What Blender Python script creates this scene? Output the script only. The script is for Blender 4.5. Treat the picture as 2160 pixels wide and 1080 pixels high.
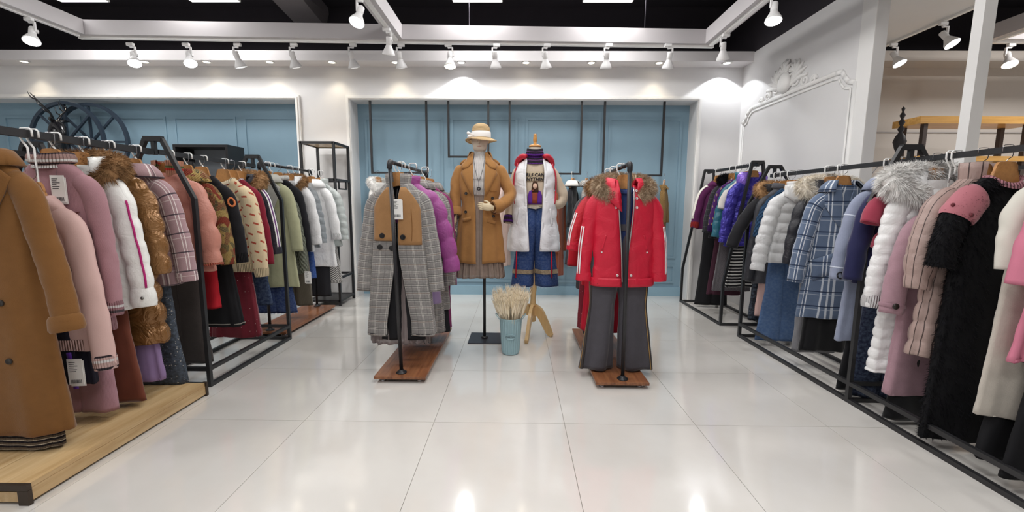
import bpy, bmesh, math, random
import numpy as np
from mathutils import Vector, Matrix

for o in list(bpy.data.objects): bpy.data.objects.remove(o)
SC = bpy.context.scene
COL = SC.collection
PI = math.pi

# ------------------------------------------------------------------ camera
FPX, CAMH = 880.0, 1.2
PITCH, YAW, ROLL = math.atan(110/880), math.atan(10/880), math.radians(.35)
_fw = np.array([-math.sin(YAW)*math.cos(PITCH), math.cos(YAW)*math.cos(PITCH), -math.sin(PITCH)])
_r0 = np.array([math.cos(YAW), math.sin(YAW), 0.]); _u0 = np.cross(_r0, _fw)
_r = _r0*math.cos(ROLL)+_u0*math.sin(ROLL); _u = -_r0*math.sin(ROLL)+_u0*math.cos(ROLL)
cam = bpy.data.cameras.new('camera'); camo = bpy.data.objects.new('camera', cam); COL.objects.link(camo)
cam.sensor_width = 36; cam.lens = FPX/2160*36; cam.clip_start = .05
camo.matrix_world = Matrix(((_r[0],_u[0],-_fw[0],0),(_r[1],_u[1],-_fw[1],0),(_r[2],_u[2],-_fw[2],CAMH),(0,0,0,1)))
SC.camera = camo
def _ray(x, y): return _r*(x-1080)/FPX - _u*(y-540)/FPX + _fw
def atZ(x, y, z=0.): d = _ray(x, y); return np.array([0,0,CAMH]) + d*((z-CAMH)/d[2])
def atY(x, y, Y): d = _ray(x, y); return np.array([0,0,CAMH]) + d*(Y/d[1])
def atX(x, y, X): d = _ray(x, y); return np.array([0,0,CAMH]) + d*(X/d[0])

# ------------------------------------------------------------------ world, exposure
w = bpy.data.worlds.new('world'); SC.world = w; w.use_nodes = True
w.node_tree.nodes['Background'].inputs[0].default_value = (1, .98, .96, 1)
w.node_tree.nodes['Background'].inputs[1].default_value = .10
SC.view_settings.view_transform = 'Standard'; SC.view_settings.look = 'None'
SC.view_settings.gamma = 1; SC.view_settings.use_curve_mapping = False
SC.view_settings.exposure = 0.48
PANEL_W, SPOT_W, DOWN_W = 12.5, 17., 3.6

# ------------------------------------------------------------------ materials
def lin(c):
    if isinstance(c, str):
        c = c.lstrip('#'); c = [int(c[i:i+2], 16) for i in (0, 2, 4)]
    c = [v/255 for v in c]
    return tuple([v/12.92 if v <= .04045 else ((v+.055)/1.055)**2.4 for v in c]) + (1,)
class NT:
    def __init__(s, m): s.t = m.node_tree; s.n = s.t.nodes; s.l = s.t.links
    def node(s, ty, **kw):
        n = s.n.new(ty)
        for k, v in kw.items(): setattr(n, k, v)
        return n
    def put(s, sock, v):
        if isinstance(v, bpy.types.NodeSocket): s.l.new(v, sock)
        else: sock.default_value = v
    def math(s, op, a, b=0., c=None):
        n = s.node('ShaderNodeMath', operation=op); s.put(n.inputs[0], a); s.put(n.inputs[1], b)
        if c is not None: s.put(n.inputs[2], c)
        return n.outputs[0]
    def mix(s, f, a, b):
        n = s.node('ShaderNodeMix', data_type='RGBA'); s.put(n.inputs[0], f); s.put(n.inputs[6], a); s.put(n.inputs[7], b)
        return n.outputs[2]
    def noise(s, vec, scale, detail=3., rough=.5):
        n = s.node('ShaderNodeTexNoise'); s.l.new(vec, n.inputs['Vector']); n.inputs['Scale'].default_value = scale
        n.inputs['Detail'].default_value = detail; n.inputs['Roughness'].default_value = rough
        return n.outputs[0]
    def band(s, coord, period, off, width, soft=0):   # 1 inside a repeating stripe
        f = s.math('FRACT', s.math('MULTIPLY_ADD', coord, 1/period, off))
        return s.math('LESS_THAN', f, width/period)
_mats = {}
def M(name, col, rough=.8, metal=0., spec=.4, bump=None, sheen=0., var=.08, vscale=6., coat=0., pat=None, emit=0., coord='UV', alpha=1., trans=0.):
    """procedural material; bump: list of (kind, scale, strength, distance); pat: list of pattern layers"""
    if name in _mats: return _mats[name]
    m = bpy.data.materials.new(name); m.use_nodes = True; nt = NT(m); b = nt.n['Principled BSDF']
    tc = nt.node('ShaderNodeTexCoord'); vec = tc.outputs[coord]; ob = tc.outputs['Object']
    sp = nt.node('ShaderNodeSeparateXYZ'); nt.l.new(vec, sp.inputs[0]); U, V = sp.outputs[0], sp.outputs[1]
    c = nt.node('ShaderNodeRGB').outputs[0]; c.default_value = lin(col)
    for p in (pat or []):
        k = p[0]
        if k == 'u': c = nt.mix(nt.math('MULTIPLY', nt.band(U, p[1], p[2], p[3]), p[5]), c, lin(p[4]))
        elif k == 'v': c = nt.mix(nt.math('MULTIPLY', nt.band(V, p[1], p[2], p[3]), p[5]), c, lin(p[4]))
        elif k == 'speck':   # (.., scale, threshold, colour)
            vo = nt.node('ShaderNodeTexVoronoi'); nt.l.new(vec, vo.inputs['Vector']); vo.inputs['Scale'].default_value = p[1]
            c = nt.mix(nt.math('LESS_THAN', vo.outputs['Distance'], p[2]), c, lin(p[3]))
        elif k == 'dash':    # staggered slanted dashes (du, dv, w, h, colour, slant)
            du, dv, ww, hh, cc, sl = p[1:]
            row = nt.math('FLOOR', nt.math('MULTIPLY', V, 1/dv))
            u2 = nt.math('ADD', nt.math('MULTIPLY_ADD', row, du*.5, U), nt.math('MULTIPLY', V, sl))
            fu = nt.math('FRACT', nt.math('MULTIPLY', u2, 1/du))
            v2 = nt.math('ADD', nt.math('FRACT', nt.math('MULTIPLY', V, 1/dv)), nt.math('MULTIPLY', fu, -sl*1.2))
            f = nt.math('MULTIPLY', nt.math('LESS_THAN', fu, ww/du), nt.math('LESS_THAN', nt.math('ABSOLUTE', nt.math('SUBTRACT', v2, .4)), hh/dv*.5))
            c = nt.mix(f, c, lin(cc))
        elif k == 'cells':   # big soft blocks (scale, colour, threshold) : tweed
            no = nt.noise(vec, p[1], 1.); c = nt.mix(nt.math('GREATER_THAN', no, p[3]), c, lin(p[2]))
        elif k == 'check':   # (size, colour, amount)
            f = nt.math('MULTIPLY', nt.math('ABSOLUTE', nt.math('SUBTRACT', nt.band(U, p[1], 0., p[1]/2), nt.band(V, p[1], 0., p[1]/2))), p[3]); c = nt.mix(f, c, lin(p[2]))
        elif k == 'mottle':  # (scale, colour, amount)
            no = nt.noise(vec, p[1], 4., .6); f = nt.math('MULTIPLY', nt.math('SMOOTH_MIN', nt.math('MAXIMUM', nt.math('MULTIPLY_ADD', no, 4., -1.6), 0.), 1., .2), p[3]); c = nt.mix(f, c, lin(p[2]))
        elif k == 'grain':   # wood, along v (colour, amount, stretch)
            mp = nt.node('ShaderNodeMapping'); nt.l.new(vec, mp.inputs[0]); mp.inputs['Scale'].default_value = p[3]
            no = nt.noise(mp.outputs[0], 1., 5., .65); f = nt.math('MULTIPLY', nt.math('MAXIMUM', nt.math('MINIMUM', nt.math('MULTIPLY_ADD', no, 3.5, -1.3), 1.), 0.), p[2]); c = nt.mix(f, c, lin(p[1]))
    if var:
        no = nt.noise(ob, vscale, 3.)
        hs = nt.node('ShaderNodeHueSaturation'); nt.l.new(c, hs.inputs['Color']); nt.l.new(nt.math('MULTIPLY_ADD', no, var*2, 1-var), hs.inputs['Value']); c = hs.outputs[0]
    nt.l.new(c, b.inputs['Base Color'])
    b.inputs['Roughness'].default_value = rough; b.inputs['Metallic'].default_value = metal
    b.inputs['Specular IOR Level'].default_value = spec
    if sheen: b.inputs['Sheen Weight'].default_value = sheen; b.inputs['Sheen Roughness'].default_value = .4
    if coat: b.inputs['Coat Weight'].default_value = coat; b.inputs['Coat Roughness'].default_value = .1
    if alpha < 1: b.inputs['Alpha'].default_value = alpha
    if trans: b.inputs['Transmission Weight'].default_value = trans
    if emit: nt.l.new(c, b.inputs['Emission Color']); b.inputs['Emission Strength'].default_value = emit
    prev = None
    for kind, sc, st, di in (bump or []):
        if kind == 'n': h = nt.noise(ob, sc, 3.)
        elif kind == 'wr':     # crumpled nylon : distorted noise
            n_ = nt.node('ShaderNodeTexNoise'); nt.l.new(ob, n_.inputs['Vector']); n_.inputs['Scale'].default_value = sc; n_.inputs['Detail'].default_value = 4.; n_.inputs['Distortion'].default_value = 1.6; h = nt.math('ABSOLUTE', nt.math('MULTIPLY_ADD', n_.outputs[0], 2., -1.))
        elif kind == 'nu': h = nt.noise(vec, sc, 3.)
        elif kind == 'u': h = nt.math('SINE', nt.math('MULTIPLY', U, sc*2*PI))
        elif kind == 'v': h = nt.math('SINE', nt.math('MULTIPLY', V, sc*2*PI))
        elif kind == 'uv': h = nt.math('MULTIPLY', nt.math('SINE', nt.math('MULTIPLY', U, sc*2*PI)), nt.math('SINE', nt.math('MULTIPLY', V, sc*2*PI)))
        elif kind == 'vor':
            vo = nt.node('ShaderNodeTexVoronoi'); nt.l.new(ob, vo.inputs['Vector']); vo.inputs['Scale'].default_value = sc; h = vo.outputs['Distance']
        bp = nt.node('ShaderNodeBump'); bp.inputs['Strength'].default_value = st; bp.inputs['Distance'].default_value = di
        nt.l.new(h, bp.inputs['Height'])
        if prev: nt.l.new(prev, bp.inputs['Normal'])
        prev = bp.outputs[0]
    if prev: nt.l.new(prev, b.inputs['Normal'])
    _mats[name] = m
    return m
_h = lambda c: c if isinstance(c, str) else '%02x%02x%02x' % tuple(c)
def wool(c, pat=None, k=''):   return M('wool_'+_h(c)+k, c, .92, spec=.2, bump=[('n', 260, .35, .004)], sheen=.25, var=.10, vscale=30, pat=pat)
def knit(c, pat=None, k='', s=140): return M('knit_'+_h(c)+k, c, .9, spec=.2, bump=[('u', s*1.5, .14, .002), ('n', 260, .3, .003)], sheen=.2, var=.08, vscale=22, pat=pat)
def rib(c, pat=None, k=''):    return M('rib_'+_h(c)+k, c, .9, spec=.2, bump=[('u', 90, .8, .006)], var=.05, pat=pat)
def cable(c):                  return M('cable_'+_h(c), c, .9, spec=.2, bump=[('uv', 22, .9, .01), ('u', 120, .3, .003)], var=.06)
def nylon(c, r=.42, pat=None, k=''): return M('nylon_%s_%d%s' % (_h(c), int(r*100), k), c, r, spec=.45, bump=[('wr', 7, .30, .02), ('n', 45, .3, .005)], var=.05, pat=pat)
def foil(c, r=.22):            return M('foil_'+_h(c), c, r, metal=.35, spec=.6, bump=[('wr', 9, .55, .025), ('n', 45, .35, .008)], var=.10, vscale=14)
def denim(c, pat=None, k=''):  return M('denim_'+_h(c)+k, c, .85, spec=.25, bump=[('n', 350, .3, .003)], var=.22, vscale=9, pat=[('mottle', 55, '8fa3bd', .18)]+(pat or []))
def cotton(c, pat=None, k=''): return M('cotton_'+_h(c)+k, c, .85, spec=.25, bump=[('n', 220, .2, .002)], var=.06, pat=pat)
def velvet(c, pat=None, k=''): return M('velvet_'+_h(c)+k, c, .75, spec=.3, sheen=.3, var=.15, vscale=12, pat=pat)
def furm(c, c2=None):          return M('fur_'+_h(c)+(_h(c2) if c2 else ''), c, .85, spec=.15, var=.2, vscale=60, coord='Object', pat=[('mottle', 30, c2, .8)] if c2 else None)
def plain(c, r=.5, metal=0., k='', **kw): return M('plain_%s_%d_%d%s' % (_h(c), int(r*100), int(metal*10), k), c, r, metal, **kw)
BLACKM = M('black_powder_coat', '262628', .42, spec=.5, var=.05, bump=[('n', 600, .1, .001)])
CHROME = M('chrome_wire', 'b4b4b8', .22, 1., var=0)
HANGW = M('hanger_wood', 'c08a52', .4, pat=[('grain', '8a5a2c', .5, (25, 3, 25))], coord='Object', coat=.3)
WHITEPL = M('white_plastic', 'eeeeec', .4, var=0)

# ------------------------------------------------------------------ mesh helpers
def link(o, parent=None):
    COL.objects.link(o)
    if parent is not None: o.parent = parent
    return o
def tag(o, label, cat, group=None):
    o['label'] = label; o['category'] = cat
    if group: o['group'] = group
    return o
def thing(name, label, cat, loc=(0,0,0), rz=0., group=None, rot=None):
    o = bpy.data.objects.new(name, None); o.location = loc; o.rotation_euler = rot or (0, 0, rz); o.empty_display_size = .05
    return tag(link(o), label, cat, group)
def mesh(name, v, f, mat, parent=None, uv=None, smooth=True, kind=None, loc=None, rot=None):
    me = bpy.data.meshes.new(name); me.from_pydata(np.asarray(v, float).tolist(), [], f if isinstance(f, list) else f.tolist())
    if uv is not None:
        l = me.uv_layers.new(name='UVMap'); l.data.foreach_set('uv', np.asarray(uv, np.float32).ravel())
    if smooth: me.polygons.foreach_set('use_smooth', np.ones(len(me.polygons), bool))
    for mm in (mat if isinstance(mat, (list, tuple)) else [mat]): me.materials.append(mm)
    o = link(bpy.data.objects.new(name, me), parent)
    if kind: o['kind'] = kind
    if loc is not None: o.location = loc
    if rot is not None: o.rotation_euler = rot
    return o
def struct(o): o['kind'] = 'structure'; return o
def grid(name, P, mat, parent=None, closed=False, uv=None, caps=(False, False), kind=None, thick=0., smooth=True, loc=None):
    """P[nv][nu][3] surface; closed wraps in u; uv[nv][nu(+1)][2] in metres"""
    P = np.asarray(P, float); nv, nu = P.shape[:2]; cu = nu if closed else nu-1
    i, j = np.meshgrid(np.arange(nv-1), np.arange(cu), indexing='ij'); j2 = (j+1) % nu
    f = np.stack([i*nu+j, i*nu+j2, (i+1)*nu+j2, (i+1)*nu+j], -1).reshape(-1, 4)
    if uv is None:
        ul = np.concatenate([[0], np.cumsum(np.linalg.norm(np.diff(np.concatenate([P[nv//2], P[nv//2][:1]]), axis=0), axis=1))])
        vl = np.concatenate([[0], np.cumsum(np.linalg.norm(np.diff(P.mean(1), axis=0), axis=1))])
        uv = np.stack(np.broadcast_arrays(ul[None, :], -vl[:, None]), -1)
    uv = np.asarray(uv); jj = j+1
    luv = np.stack([uv[i, j], uv[i, jj], uv[i+1, jj], uv[i+1, j]], 2).reshape(-1, 2)
    fl = f.tolist(); extra = []
    if closed and caps[0]: fl.append(list(range(nu))[::-1]); extra += [uv[0, k] for k in range(nu)][::-1]
    if closed and caps[1]: fl.append([(nv-1)*nu+k for k in range(nu)]); extra += [uv[nv-1, k] for k in range(nu)]
    if extra: luv = np.concatenate([luv, np.array(extra)])
    o = mesh(name, P.reshape(-1, 3), fl, mat, parent, luv, smooth, kind, loc)
    if thick:
        md = o.modifiers.new('thickness', 'SOLIDIFY'); md.thickness = abs(thick); md.offset = -1 if thick > 0 else 1
        if isinstance(mat, (list, tuple)) and len(mat) > 1: md.material_offset = 1
    return o
BOXF = [(0,1,3,2),(4,6,7,5),(0,4,5,1),(2,3,7,6),(0,2,6,4),(1,5,7,3)]
def boxv(a, b): return [(x, y, z) for x in (a[0], b[0]) for y in (a[1], b[1]) for z in (a[2], b[2])]
def boxes(name, bl, mat, parent=None, loc=None, bevel=0., rot=None, kind=None):
    """axis boxes [(min,max)...] in one mesh, uv in metres along the long way"""
    v, f, uv = [], [], []
    for a, b in bl:
        k = len(v); vv = boxv(a, b); v += vv
        for q in BOXF:
            f.append([k+i for i in q])
            ax = [i for i in range(3) if len({vv[j][i] for j in q}) > 1]
            if len(ax) < 2: ax = [0, 1]
            uv += [(vv[j][ax[0]], vv[j][ax[1]]) for j in q]
    o = mesh(name, v, f, mat, parent, uv, False, kind, loc, rot)
    if bevel:
        md = o.modifiers.new('bevel', 'BEVEL'); md.width = bevel; md.segments = 2; md.limit_method = 'ANGLE'
    return o
def box(name, a, b, mat, parent=None, **kw):
    a, b = [min(p, q) for p, q in zip(a, b)], [max(p, q) for p, q in zip(a, b)]
    return boxes(name, [(a, b)], mat, parent, **kw)
def frames(pts):
    pts = np.asarray(pts, float); T = np.gradient(pts, axis=0); T /= np.linalg.norm(T, axis=1)[:, None]+1e-9
    ref = np.array([0, 1., 0]) if abs(T[:, 1]).max() < .9 else np.array([1., 0, 0]) if abs(T[:, 0]).max() < .9 else np.array([0, 0, 1.])
    A = ref - T*(T@ref)[:, None]; A /= np.linalg.norm(A, axis=1)[:, None]+1e-9
    return T, A, np.cross(T, A)
def tubeP(pts, r, n=8, sq=False):
    pts = np.asarray(pts, float); T, A, B = frames(pts); r = np.broadcast_to(np.asarray(r, float), (len(pts),))
    th = np.arange(n)/n*2*PI + (PI/4 if sq else 0)
    return pts[:, None] + r[:, None, None]*(np.cos(th)[None, :, None]*A[:, None] + np.sin(th)[None, :, None]*B[:, None])
def tube(name, pts, r, mat, parent=None, n=8, sq=False, **kw):
    return grid(name, tubeP(pts, r*1.414 if sq else r, 4 if sq else n, sq), mat, parent, True, caps=(True, True), smooth=not sq, **kw)
def bar(name, a, b, w, mat, parent=None, **kw):   # square bar
    return tube(name, [a, b], w/2, mat, parent, sq=True, **kw)
def multi(name, parts, mat, parent=None, kind=None, smooth=True):
    """several closed grids (P arrays) joined in one part"""
    v, f = [], []; k = 0
    for P in parts:
        P = np.asarray(P, float); nv, nu = P.shape[:2]
        i, j = np.meshgrid(np.arange(nv-1), np.arange(nu), indexing='ij'); j2 = (j+1) % nu
        f += (np.stack([i*nu+j, i*nu+j2, (i+1)*nu+j2, (i+1)*nu+j], -1).reshape(-1, 4)+k).tolist()
        f.append([k+q for q in range(nu)][::-1]); f.append([k+(nv-1)*nu+q for q in range(nu)])
        v.append(P.reshape(-1, 3)); k += nv*nu
    return mesh(name, np.concatenate(v), f, mat, parent, None, smooth, kind)
def lathe(name, prof, mat, parent=None, n=24, loc=None, sx=1., sy=1., caps=(True, True), **kw):
    pr = np.asarray(prof, float); th = np.arange(n)/n*2*PI
    P = np.stack([pr[:, :1]*np.cos(th)*sx, pr[:, :1]*np.sin(th)*sy, np.repeat(pr[:, 1:2], n, 1)], -1)
    return grid(name, P[:, ::-1], mat, parent, True, caps=caps, loc=loc, **kw)
def smoothpath(pts, n=24):
    """Catmull-Rom through points"""
    p = np.asarray(pts, float); p = np.concatenate([[2*p[0]-p[1]], p, [2*p[-1]-p[-2]]]); out = []
    m = len(p)-3; t = np.linspace(0, m, n)
    for s in t:
        i = min(int(s), m-1); u = s-i; a, b, c, d = p[i:i+4]
        out.append(.5*((2*b)+(-a+c)*u+(2*a-5*b+4*c-d)*u*u+(-a+3*b-3*c+d)*u**3))
    return np.array(out)
def poly(name, pts, mat, parent=None, thick=.004, cuts=2, proj=None, loc=None, rot=None, axes='xz'):
    """flat outline, subdivided and optionally projected with proj(x,z)->y, thickened"""
    bm = bmesh.new(); vs = [bm.verts.new((p[0], 0, p[1])) for p in pts]; bm.faces.new(vs)
    bmesh.ops.triangulate(bm, faces=bm.faces[:])
    if cuts: bmesh.ops.subdivide_edges(bm, edges=bm.edges[:], cuts=cuts, use_grid_fill=True)
    uvl = bm.loops.layers.uv.new('UVMap')
    for f_ in bm.faces:
        f_.smooth = bool(proj)
        for l in f_.loops: l[uvl].uv = (l.vert.co.x, l.vert.co.z)
    if proj:
        for v_ in bm.verts: v_.co.y = proj(v_.co.x, v_.co.z)
    bm.normal_update()
    me = bpy.data.meshes.new(name); bm.to_mesh(me); bm.free(); me.materials.append(mat)
    o = link(bpy.data.objects.new(name, me), parent)
    md = o.modifiers.new('thickness', 'SOLIDIFY'); md.thickness = thick; md.offset = 0
    if loc is not None: o.location = loc
    if rot is not None: o.rotation_euler = rot
    return o
def text(name, body, size, mat, parent, loc, rot=(PI/2, 0, 0), extrude=.001, shear=0., bold=0.):
    cu = bpy.data.curves.new(name, 'FONT'); cu.body = body; cu.size = size; cu.extrude = extrude; cu.align_x = 'CENTER'; cu.align_y = 'CENTER'; cu.shear = shear; cu.offset = bold
    t = bpy.data.objects.new('tmp', cu); COL.objects.link(t)
    dg = bpy.context.evaluated_depsgraph_get(); me = bpy.data.meshes.new_from_object(t.evaluated_get(dg)); bpy.data.objects.remove(t)
    me.name = name; me.materials.clear(); me.materials.append(mat)
    o = link(bpy.data.objects.new(name, me), parent); o.location = loc; o.rotation_euler = rot; o['kind'] = 'stuff'
    return o
def copytree(o, parent=None):
    c = o.copy(); COL.objects.link(c); c.parent = parent
    for ch in o.children: copytree(ch, c)
    return c
def wob(a, b, seed, n=5, f0=1., f1=3.):
    r = np.random.RandomState(seed); s = 0
    for k in range(n):
        fa, fb, ph = r.uniform(f0, f1), r.uniform(f0, f1)*r.choice([-1, 1]), r.uniform(0, 6.28)
        s = s + np.sin(a*fa+b*fb+ph)
    return s/n
# ================================================================== the room
WHITE = M('white_wall_paint', 'e0dfdf', .6, bump=[('n', 120, .05, .002)], var=.02, coord='Object')
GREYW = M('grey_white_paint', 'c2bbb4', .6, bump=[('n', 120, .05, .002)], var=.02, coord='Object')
BLUE = M('dusty_blue_paint', '86a3b4', .55, bump=[('n', 90, .06, .002)], var=.03, coord='Object')
DARK = M('dark_ceiling_paint', '29252b', .85, var=.1, coord='Object')
TRIMW = M('white_trim_gloss', 'efeeec', .4, var=.01, coord='Object')
TILE = M('polished_tile', 'dedbd6', .10, spec=.7, var=.03, vscale=1.2, coat=.8, coord='Object', pat=[('mottle', 1.3, 'cfc9c2', .5)])
GROUT = M('grout', '8b857c', .9, coord='Object')
YB, YR, XR, ZS = 5.25, 5.46, 2.69, 2.83     # wall face, recess face, right wall, soffit underside
X0, X1, Y0 = -7.2, 7.4, -2.6
fl = struct(box('floor', (X0, Y0, -.14), (X1, 5.8, -.004), GROUT))
tm = None; TS = .72
for i in range(-10, 11):
    for j in range(-5, 5):
        x0, y0 = .27+i*TS, 2.17+j*TS
        if x0+TS < X0 or x0 > X1-.1 or y0 < -1.5: continue
        if tm is None:
            t = box('tile', (.0012, .0012, -.012), (TS-.0012, TS-.0012, 0), TILE, fl); tm = t
        else:
            t = tm.copy(); COL.objects.link(t)
        t.location = (x0, y0, 0)
struct(box('ceiling', (X0, Y0, 3.7), (X1, 5.8, 3.8), DARK))
struct(box('wall_left', (X0-.1, Y0, 0), (X0, 5.8, 3.7), WHITE))
struct(box('wall_front', (X0, Y0-.1, 0), (X1, Y0, 3.7), WHITE))
struct(box('wall_right_far', (X1, Y0, 0), (X1+.1, 5.8, 3.7), GREYW))
# back wall : white piers and header in front of a blue recess
wb = struct(box('wall_back', (X0, 5.7, 0), (X1, 5.8, 3.7), DARK))
ZO = 2.44                                     # head of the openings
hdr = box('header', (X0, YB, ZO), (XR, 5.7, ZS), WHITE, wb)
box('pier', (-2.70, YB, 0), (-2.035, 5.7, ZO), WHITE, wb); box('pier', (2.16, YB, 0), (XR, 5.7, ZO), WHITE, wb)
box('blue_panel_wall', (X0, YR, 0), (-2.70, 5.7, ZO), BLUE, wb); box('blue_panel_wall', (-2.035, YR, 0), (2.16, 5.7, ZO), BLUE, wb)
box('baseboard', (-2.035, YR-.02, 0), (2.16, YR, .12), M('blue_base', '8fb0c2', .5, coord='Object'), wb)
box('side_wall', (XR+.09, YB, 0), (X1, 5.7, ZS), GREYW, wb)
for n, z in enumerate((1.42, 2.08)): box('shadow_groove_rail', (XR+.09, YB-.012, z), (X1, YB, z+.012), M('rail_grey', 'a39e9c', .6, coord='Object'), wb)
def frame_trim(name, x0, x1, z1, y, wd=.05, dp=.035):
    """stepped white moulding round an opening"""
    e = struct(bpy.data.objects.new(name, None)); link(e)
    for k, (a, b, d) in enumerate(((0, wd, dp), (wd*.25, wd*.6, dp+.012))):
        for s, xx in ((-1, x0), (1, x1)):
            if xx is None: continue
            box('moulding', (xx+s*a, y-d, 0), (xx+s*b, y, z1+a), TRIMW, e)
        box('moulding', ((x0 if x0 is not None else X0)-b, y-d, z1+a), (x1+b, y, z1+b), TRIMW, e)
    return e
frame_trim('trim_1', -2.035, 2.16, ZO, YB); frame_trim('trim_2', None, -2.70, ZO, YB)
# raised panel mouldings on the blue wall
def panel_frame(x0, x1, z0, z1, y, par, mat, wd=.03, dp=.012):
    for a, b in (((x0, y-dp, z0), (x0+wd, y, z1)), ((x1-wd, y-dp, z0), (x1, y, z1)), ((x0+wd, y-dp, z1-wd), (x1-wd, y, z1)), ((x0+wd, y-dp, z0), (x1-wd, y, z0+wd))):
        box('panel_moulding', a, b, mat, par)
for x0, x1 in ((-1.95, -.95), (-.85, .0), (.1, 1.05), (1.15, 2.08), (-6.6, -5.6), (-5.5, -4.5), (-4.4, -3.6), (-3.5, -2.8)):
    panel_frame(x0, x1, .5, 2.28, YR, wb, BLUE); panel_frame(x0, x1, .17, .42, YR, wb, BLUE)
# soffit with fascia
yf = float(atZ(1000, 128, ZS)[1]); zf = float(atY(1000, 107, yf)[2])
sf = struct(box('ceiling_soffit', (X0, yf, ZS), (XR, 5.7, zf), M('shaded_soffit_paint', 'd6d3d4', .6, var=.02, coord='Object')))  # same white as the header, greyed to carry the fascia's shade
sf2 = struct(box('ceiling_soffit_side_room', (XR+.02, 5.0, ZS), (X1, 5.7, zf), GREYW))
sf3 = struct(box('ceiling_bulkhead', (XR+.10, 2.2, 2.9), (3.92, 4.99, 3.15), WHITE))
# right wall with its end column, and the post of the opening
wr = struct(box('wall_right', (XR, 3.36, 0), (XR+.09, 5.7, 2.93), WHITE))
yp = float(atX(2052, 200, XR)[1])
struct(box('wall_right_post', (XR-.03, yp-.03, 0), (XR+.04, yp+.03, 3.7), TRIMW))
struct(box('ceiling_dark_drop', (XR, 3.36, 2.93), (XR+.09, 5.7, 3.7), DARK)); struct(box('wall_right_pilaster', (XR-.006, 3.36, 0), (XR, 3.5, 2.93), TRIMW))
# moulding frame and carved ornament on the right wall
mt = struct(bpy.data.objects.new('trim_3', None)); link(mt)
def wallpath(name, pts, r, par, n=8, sc=.5):
    P = tubeP([(XR, y, z) for y, z in pts], r, n)
    P[..., 0] = XR-(XR-P[..., 0])*sc - .004
    return grid(name, P, TRIMW, par, True, caps=(True, True))
outer = [(5.19, .55), (5.19, 2.17), (5.12, 2.19), (5.09, 2.25), (5.03, 2.30), (4.96, 2.31), (3.72, 2.31), (3.65, 2.30), (3.62, 2.25), (3.57, 2.20), (3.50, 2.18), (3.50, .55), (5.19, .55)]
for k, (off, r) in enumerate(((0, .022), (.045, .011))):
    cy, cz = 4.345, 1.4
    p = [(cy+(y-cy)*(1-off/.85), cz+(z-cz)*(1-off/.92)) for y, z in outer]
    for a, b in zip(p, p[1:]): wallpath('moulding_length', [a, b], r, mt)
orn = tag(link(bpy.data.objects.new('carved_ornament', None)), 'white carved plaster scroll ornament crowning the right wall moulding', 'ornament'); orn.location = (0., 4.40*(1-1.2), 2.33*(1-1.2)); orn.scale = (1., 1.2, 1.2)
def spiral(cy, cz, r, turns, a0, sgn): return [(cy+sgn*r*(1-.82*t)*math.cos(a0+t*turns*2*PI), cz+r*(1-.82*t)*math.sin(a0+t*turns*2*PI)) for t in np.linspace(0, 1, 26)]
oc = 4.40
for s in (-1, 1):
    for (dy, dz, r, a0) in ((.34, 2.335, .035, 0), (.24, 2.36, .05, 1.), (.13, 2.40, .06, 2.), (.06, 2.50, .05, 4.)):
        wallpath('scroll', spiral(oc+s*dy, dz, r, 1.5, a0, s), .011, orn, sc=1.1)
    for k in range(7):
        a = .15+k*.36; p0 = (oc+s*(.03+.02*k), 2.36+.012*k); p1 = (oc+s*(.10+.17*math.cos(a)), 2.37+.19*math.sin(a)); mid = ((p0[0]+p1[0])/2+s*.02, (p0[1]+p1[1])/2+.02)
        P = tubeP(smoothpath([(XR, *p0), (XR, *mid), (XR, *p1)], 8), np.array([.006, .015, .02, .022, .02, .016, .01, .003]), 6); P[..., 0] = XR-(XR-P[..., 0])-.006
        grid('leaf', P, TRIMW, orn, True, caps=(True, True))
for k in range(5):
    a = PI*(.2+.15*k); P = tubeP([(XR-.015, oc, 2.47), (XR-.03, oc+.06*math.cos(a), 2.47+.09*math.sin(a)), (XR-.012, oc+.085*math.cos(a), 2.47+.125*math.sin(a))], [.008, .018, .006], 6); grid('shell_rib', P, TRIMW, orn, True, caps=(True, True))
P = tubeP(smoothpath([(XR-.012, oc, 2.33), (XR-.03, oc, 2.38), (XR-.03, oc, 2.44), (XR-.01, oc, 2.5)], 8), [.03, .06, .075, .075, .07, .06, .04, .015], 10); P[..., 0] = XR-(XR-P[..., 0])*.6; grid('boss', P, TRIMW, orn, True, caps=(True, True))

# ------------------------------------------------------------------ ceiling beams with track
ZT = 2.85
BM = M('shaded_white_beam_paint', 'c6c2c4', .55, var=.02, coord='Object')  # white beams, their shade put into this grey
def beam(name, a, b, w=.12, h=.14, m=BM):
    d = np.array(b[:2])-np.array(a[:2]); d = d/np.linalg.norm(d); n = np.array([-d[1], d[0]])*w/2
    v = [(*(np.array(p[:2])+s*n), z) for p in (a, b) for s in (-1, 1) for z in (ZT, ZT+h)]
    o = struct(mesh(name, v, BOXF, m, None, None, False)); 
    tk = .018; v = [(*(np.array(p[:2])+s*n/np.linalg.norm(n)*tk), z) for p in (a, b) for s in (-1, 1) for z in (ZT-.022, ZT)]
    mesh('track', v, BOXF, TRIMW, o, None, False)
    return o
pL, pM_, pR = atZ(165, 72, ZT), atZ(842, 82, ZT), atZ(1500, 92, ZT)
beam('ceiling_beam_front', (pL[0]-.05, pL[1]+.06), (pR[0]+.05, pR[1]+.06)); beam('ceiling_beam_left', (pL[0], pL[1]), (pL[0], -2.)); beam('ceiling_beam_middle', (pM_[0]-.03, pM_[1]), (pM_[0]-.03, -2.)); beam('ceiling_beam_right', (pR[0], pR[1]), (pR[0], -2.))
beam('ceiling_beam_side_leg', (4.75, 4.42), (4.75, -2.)); beam('ceiling_beam_side_cross', (4.69, 4.48), (7.2, 4.48))
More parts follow.
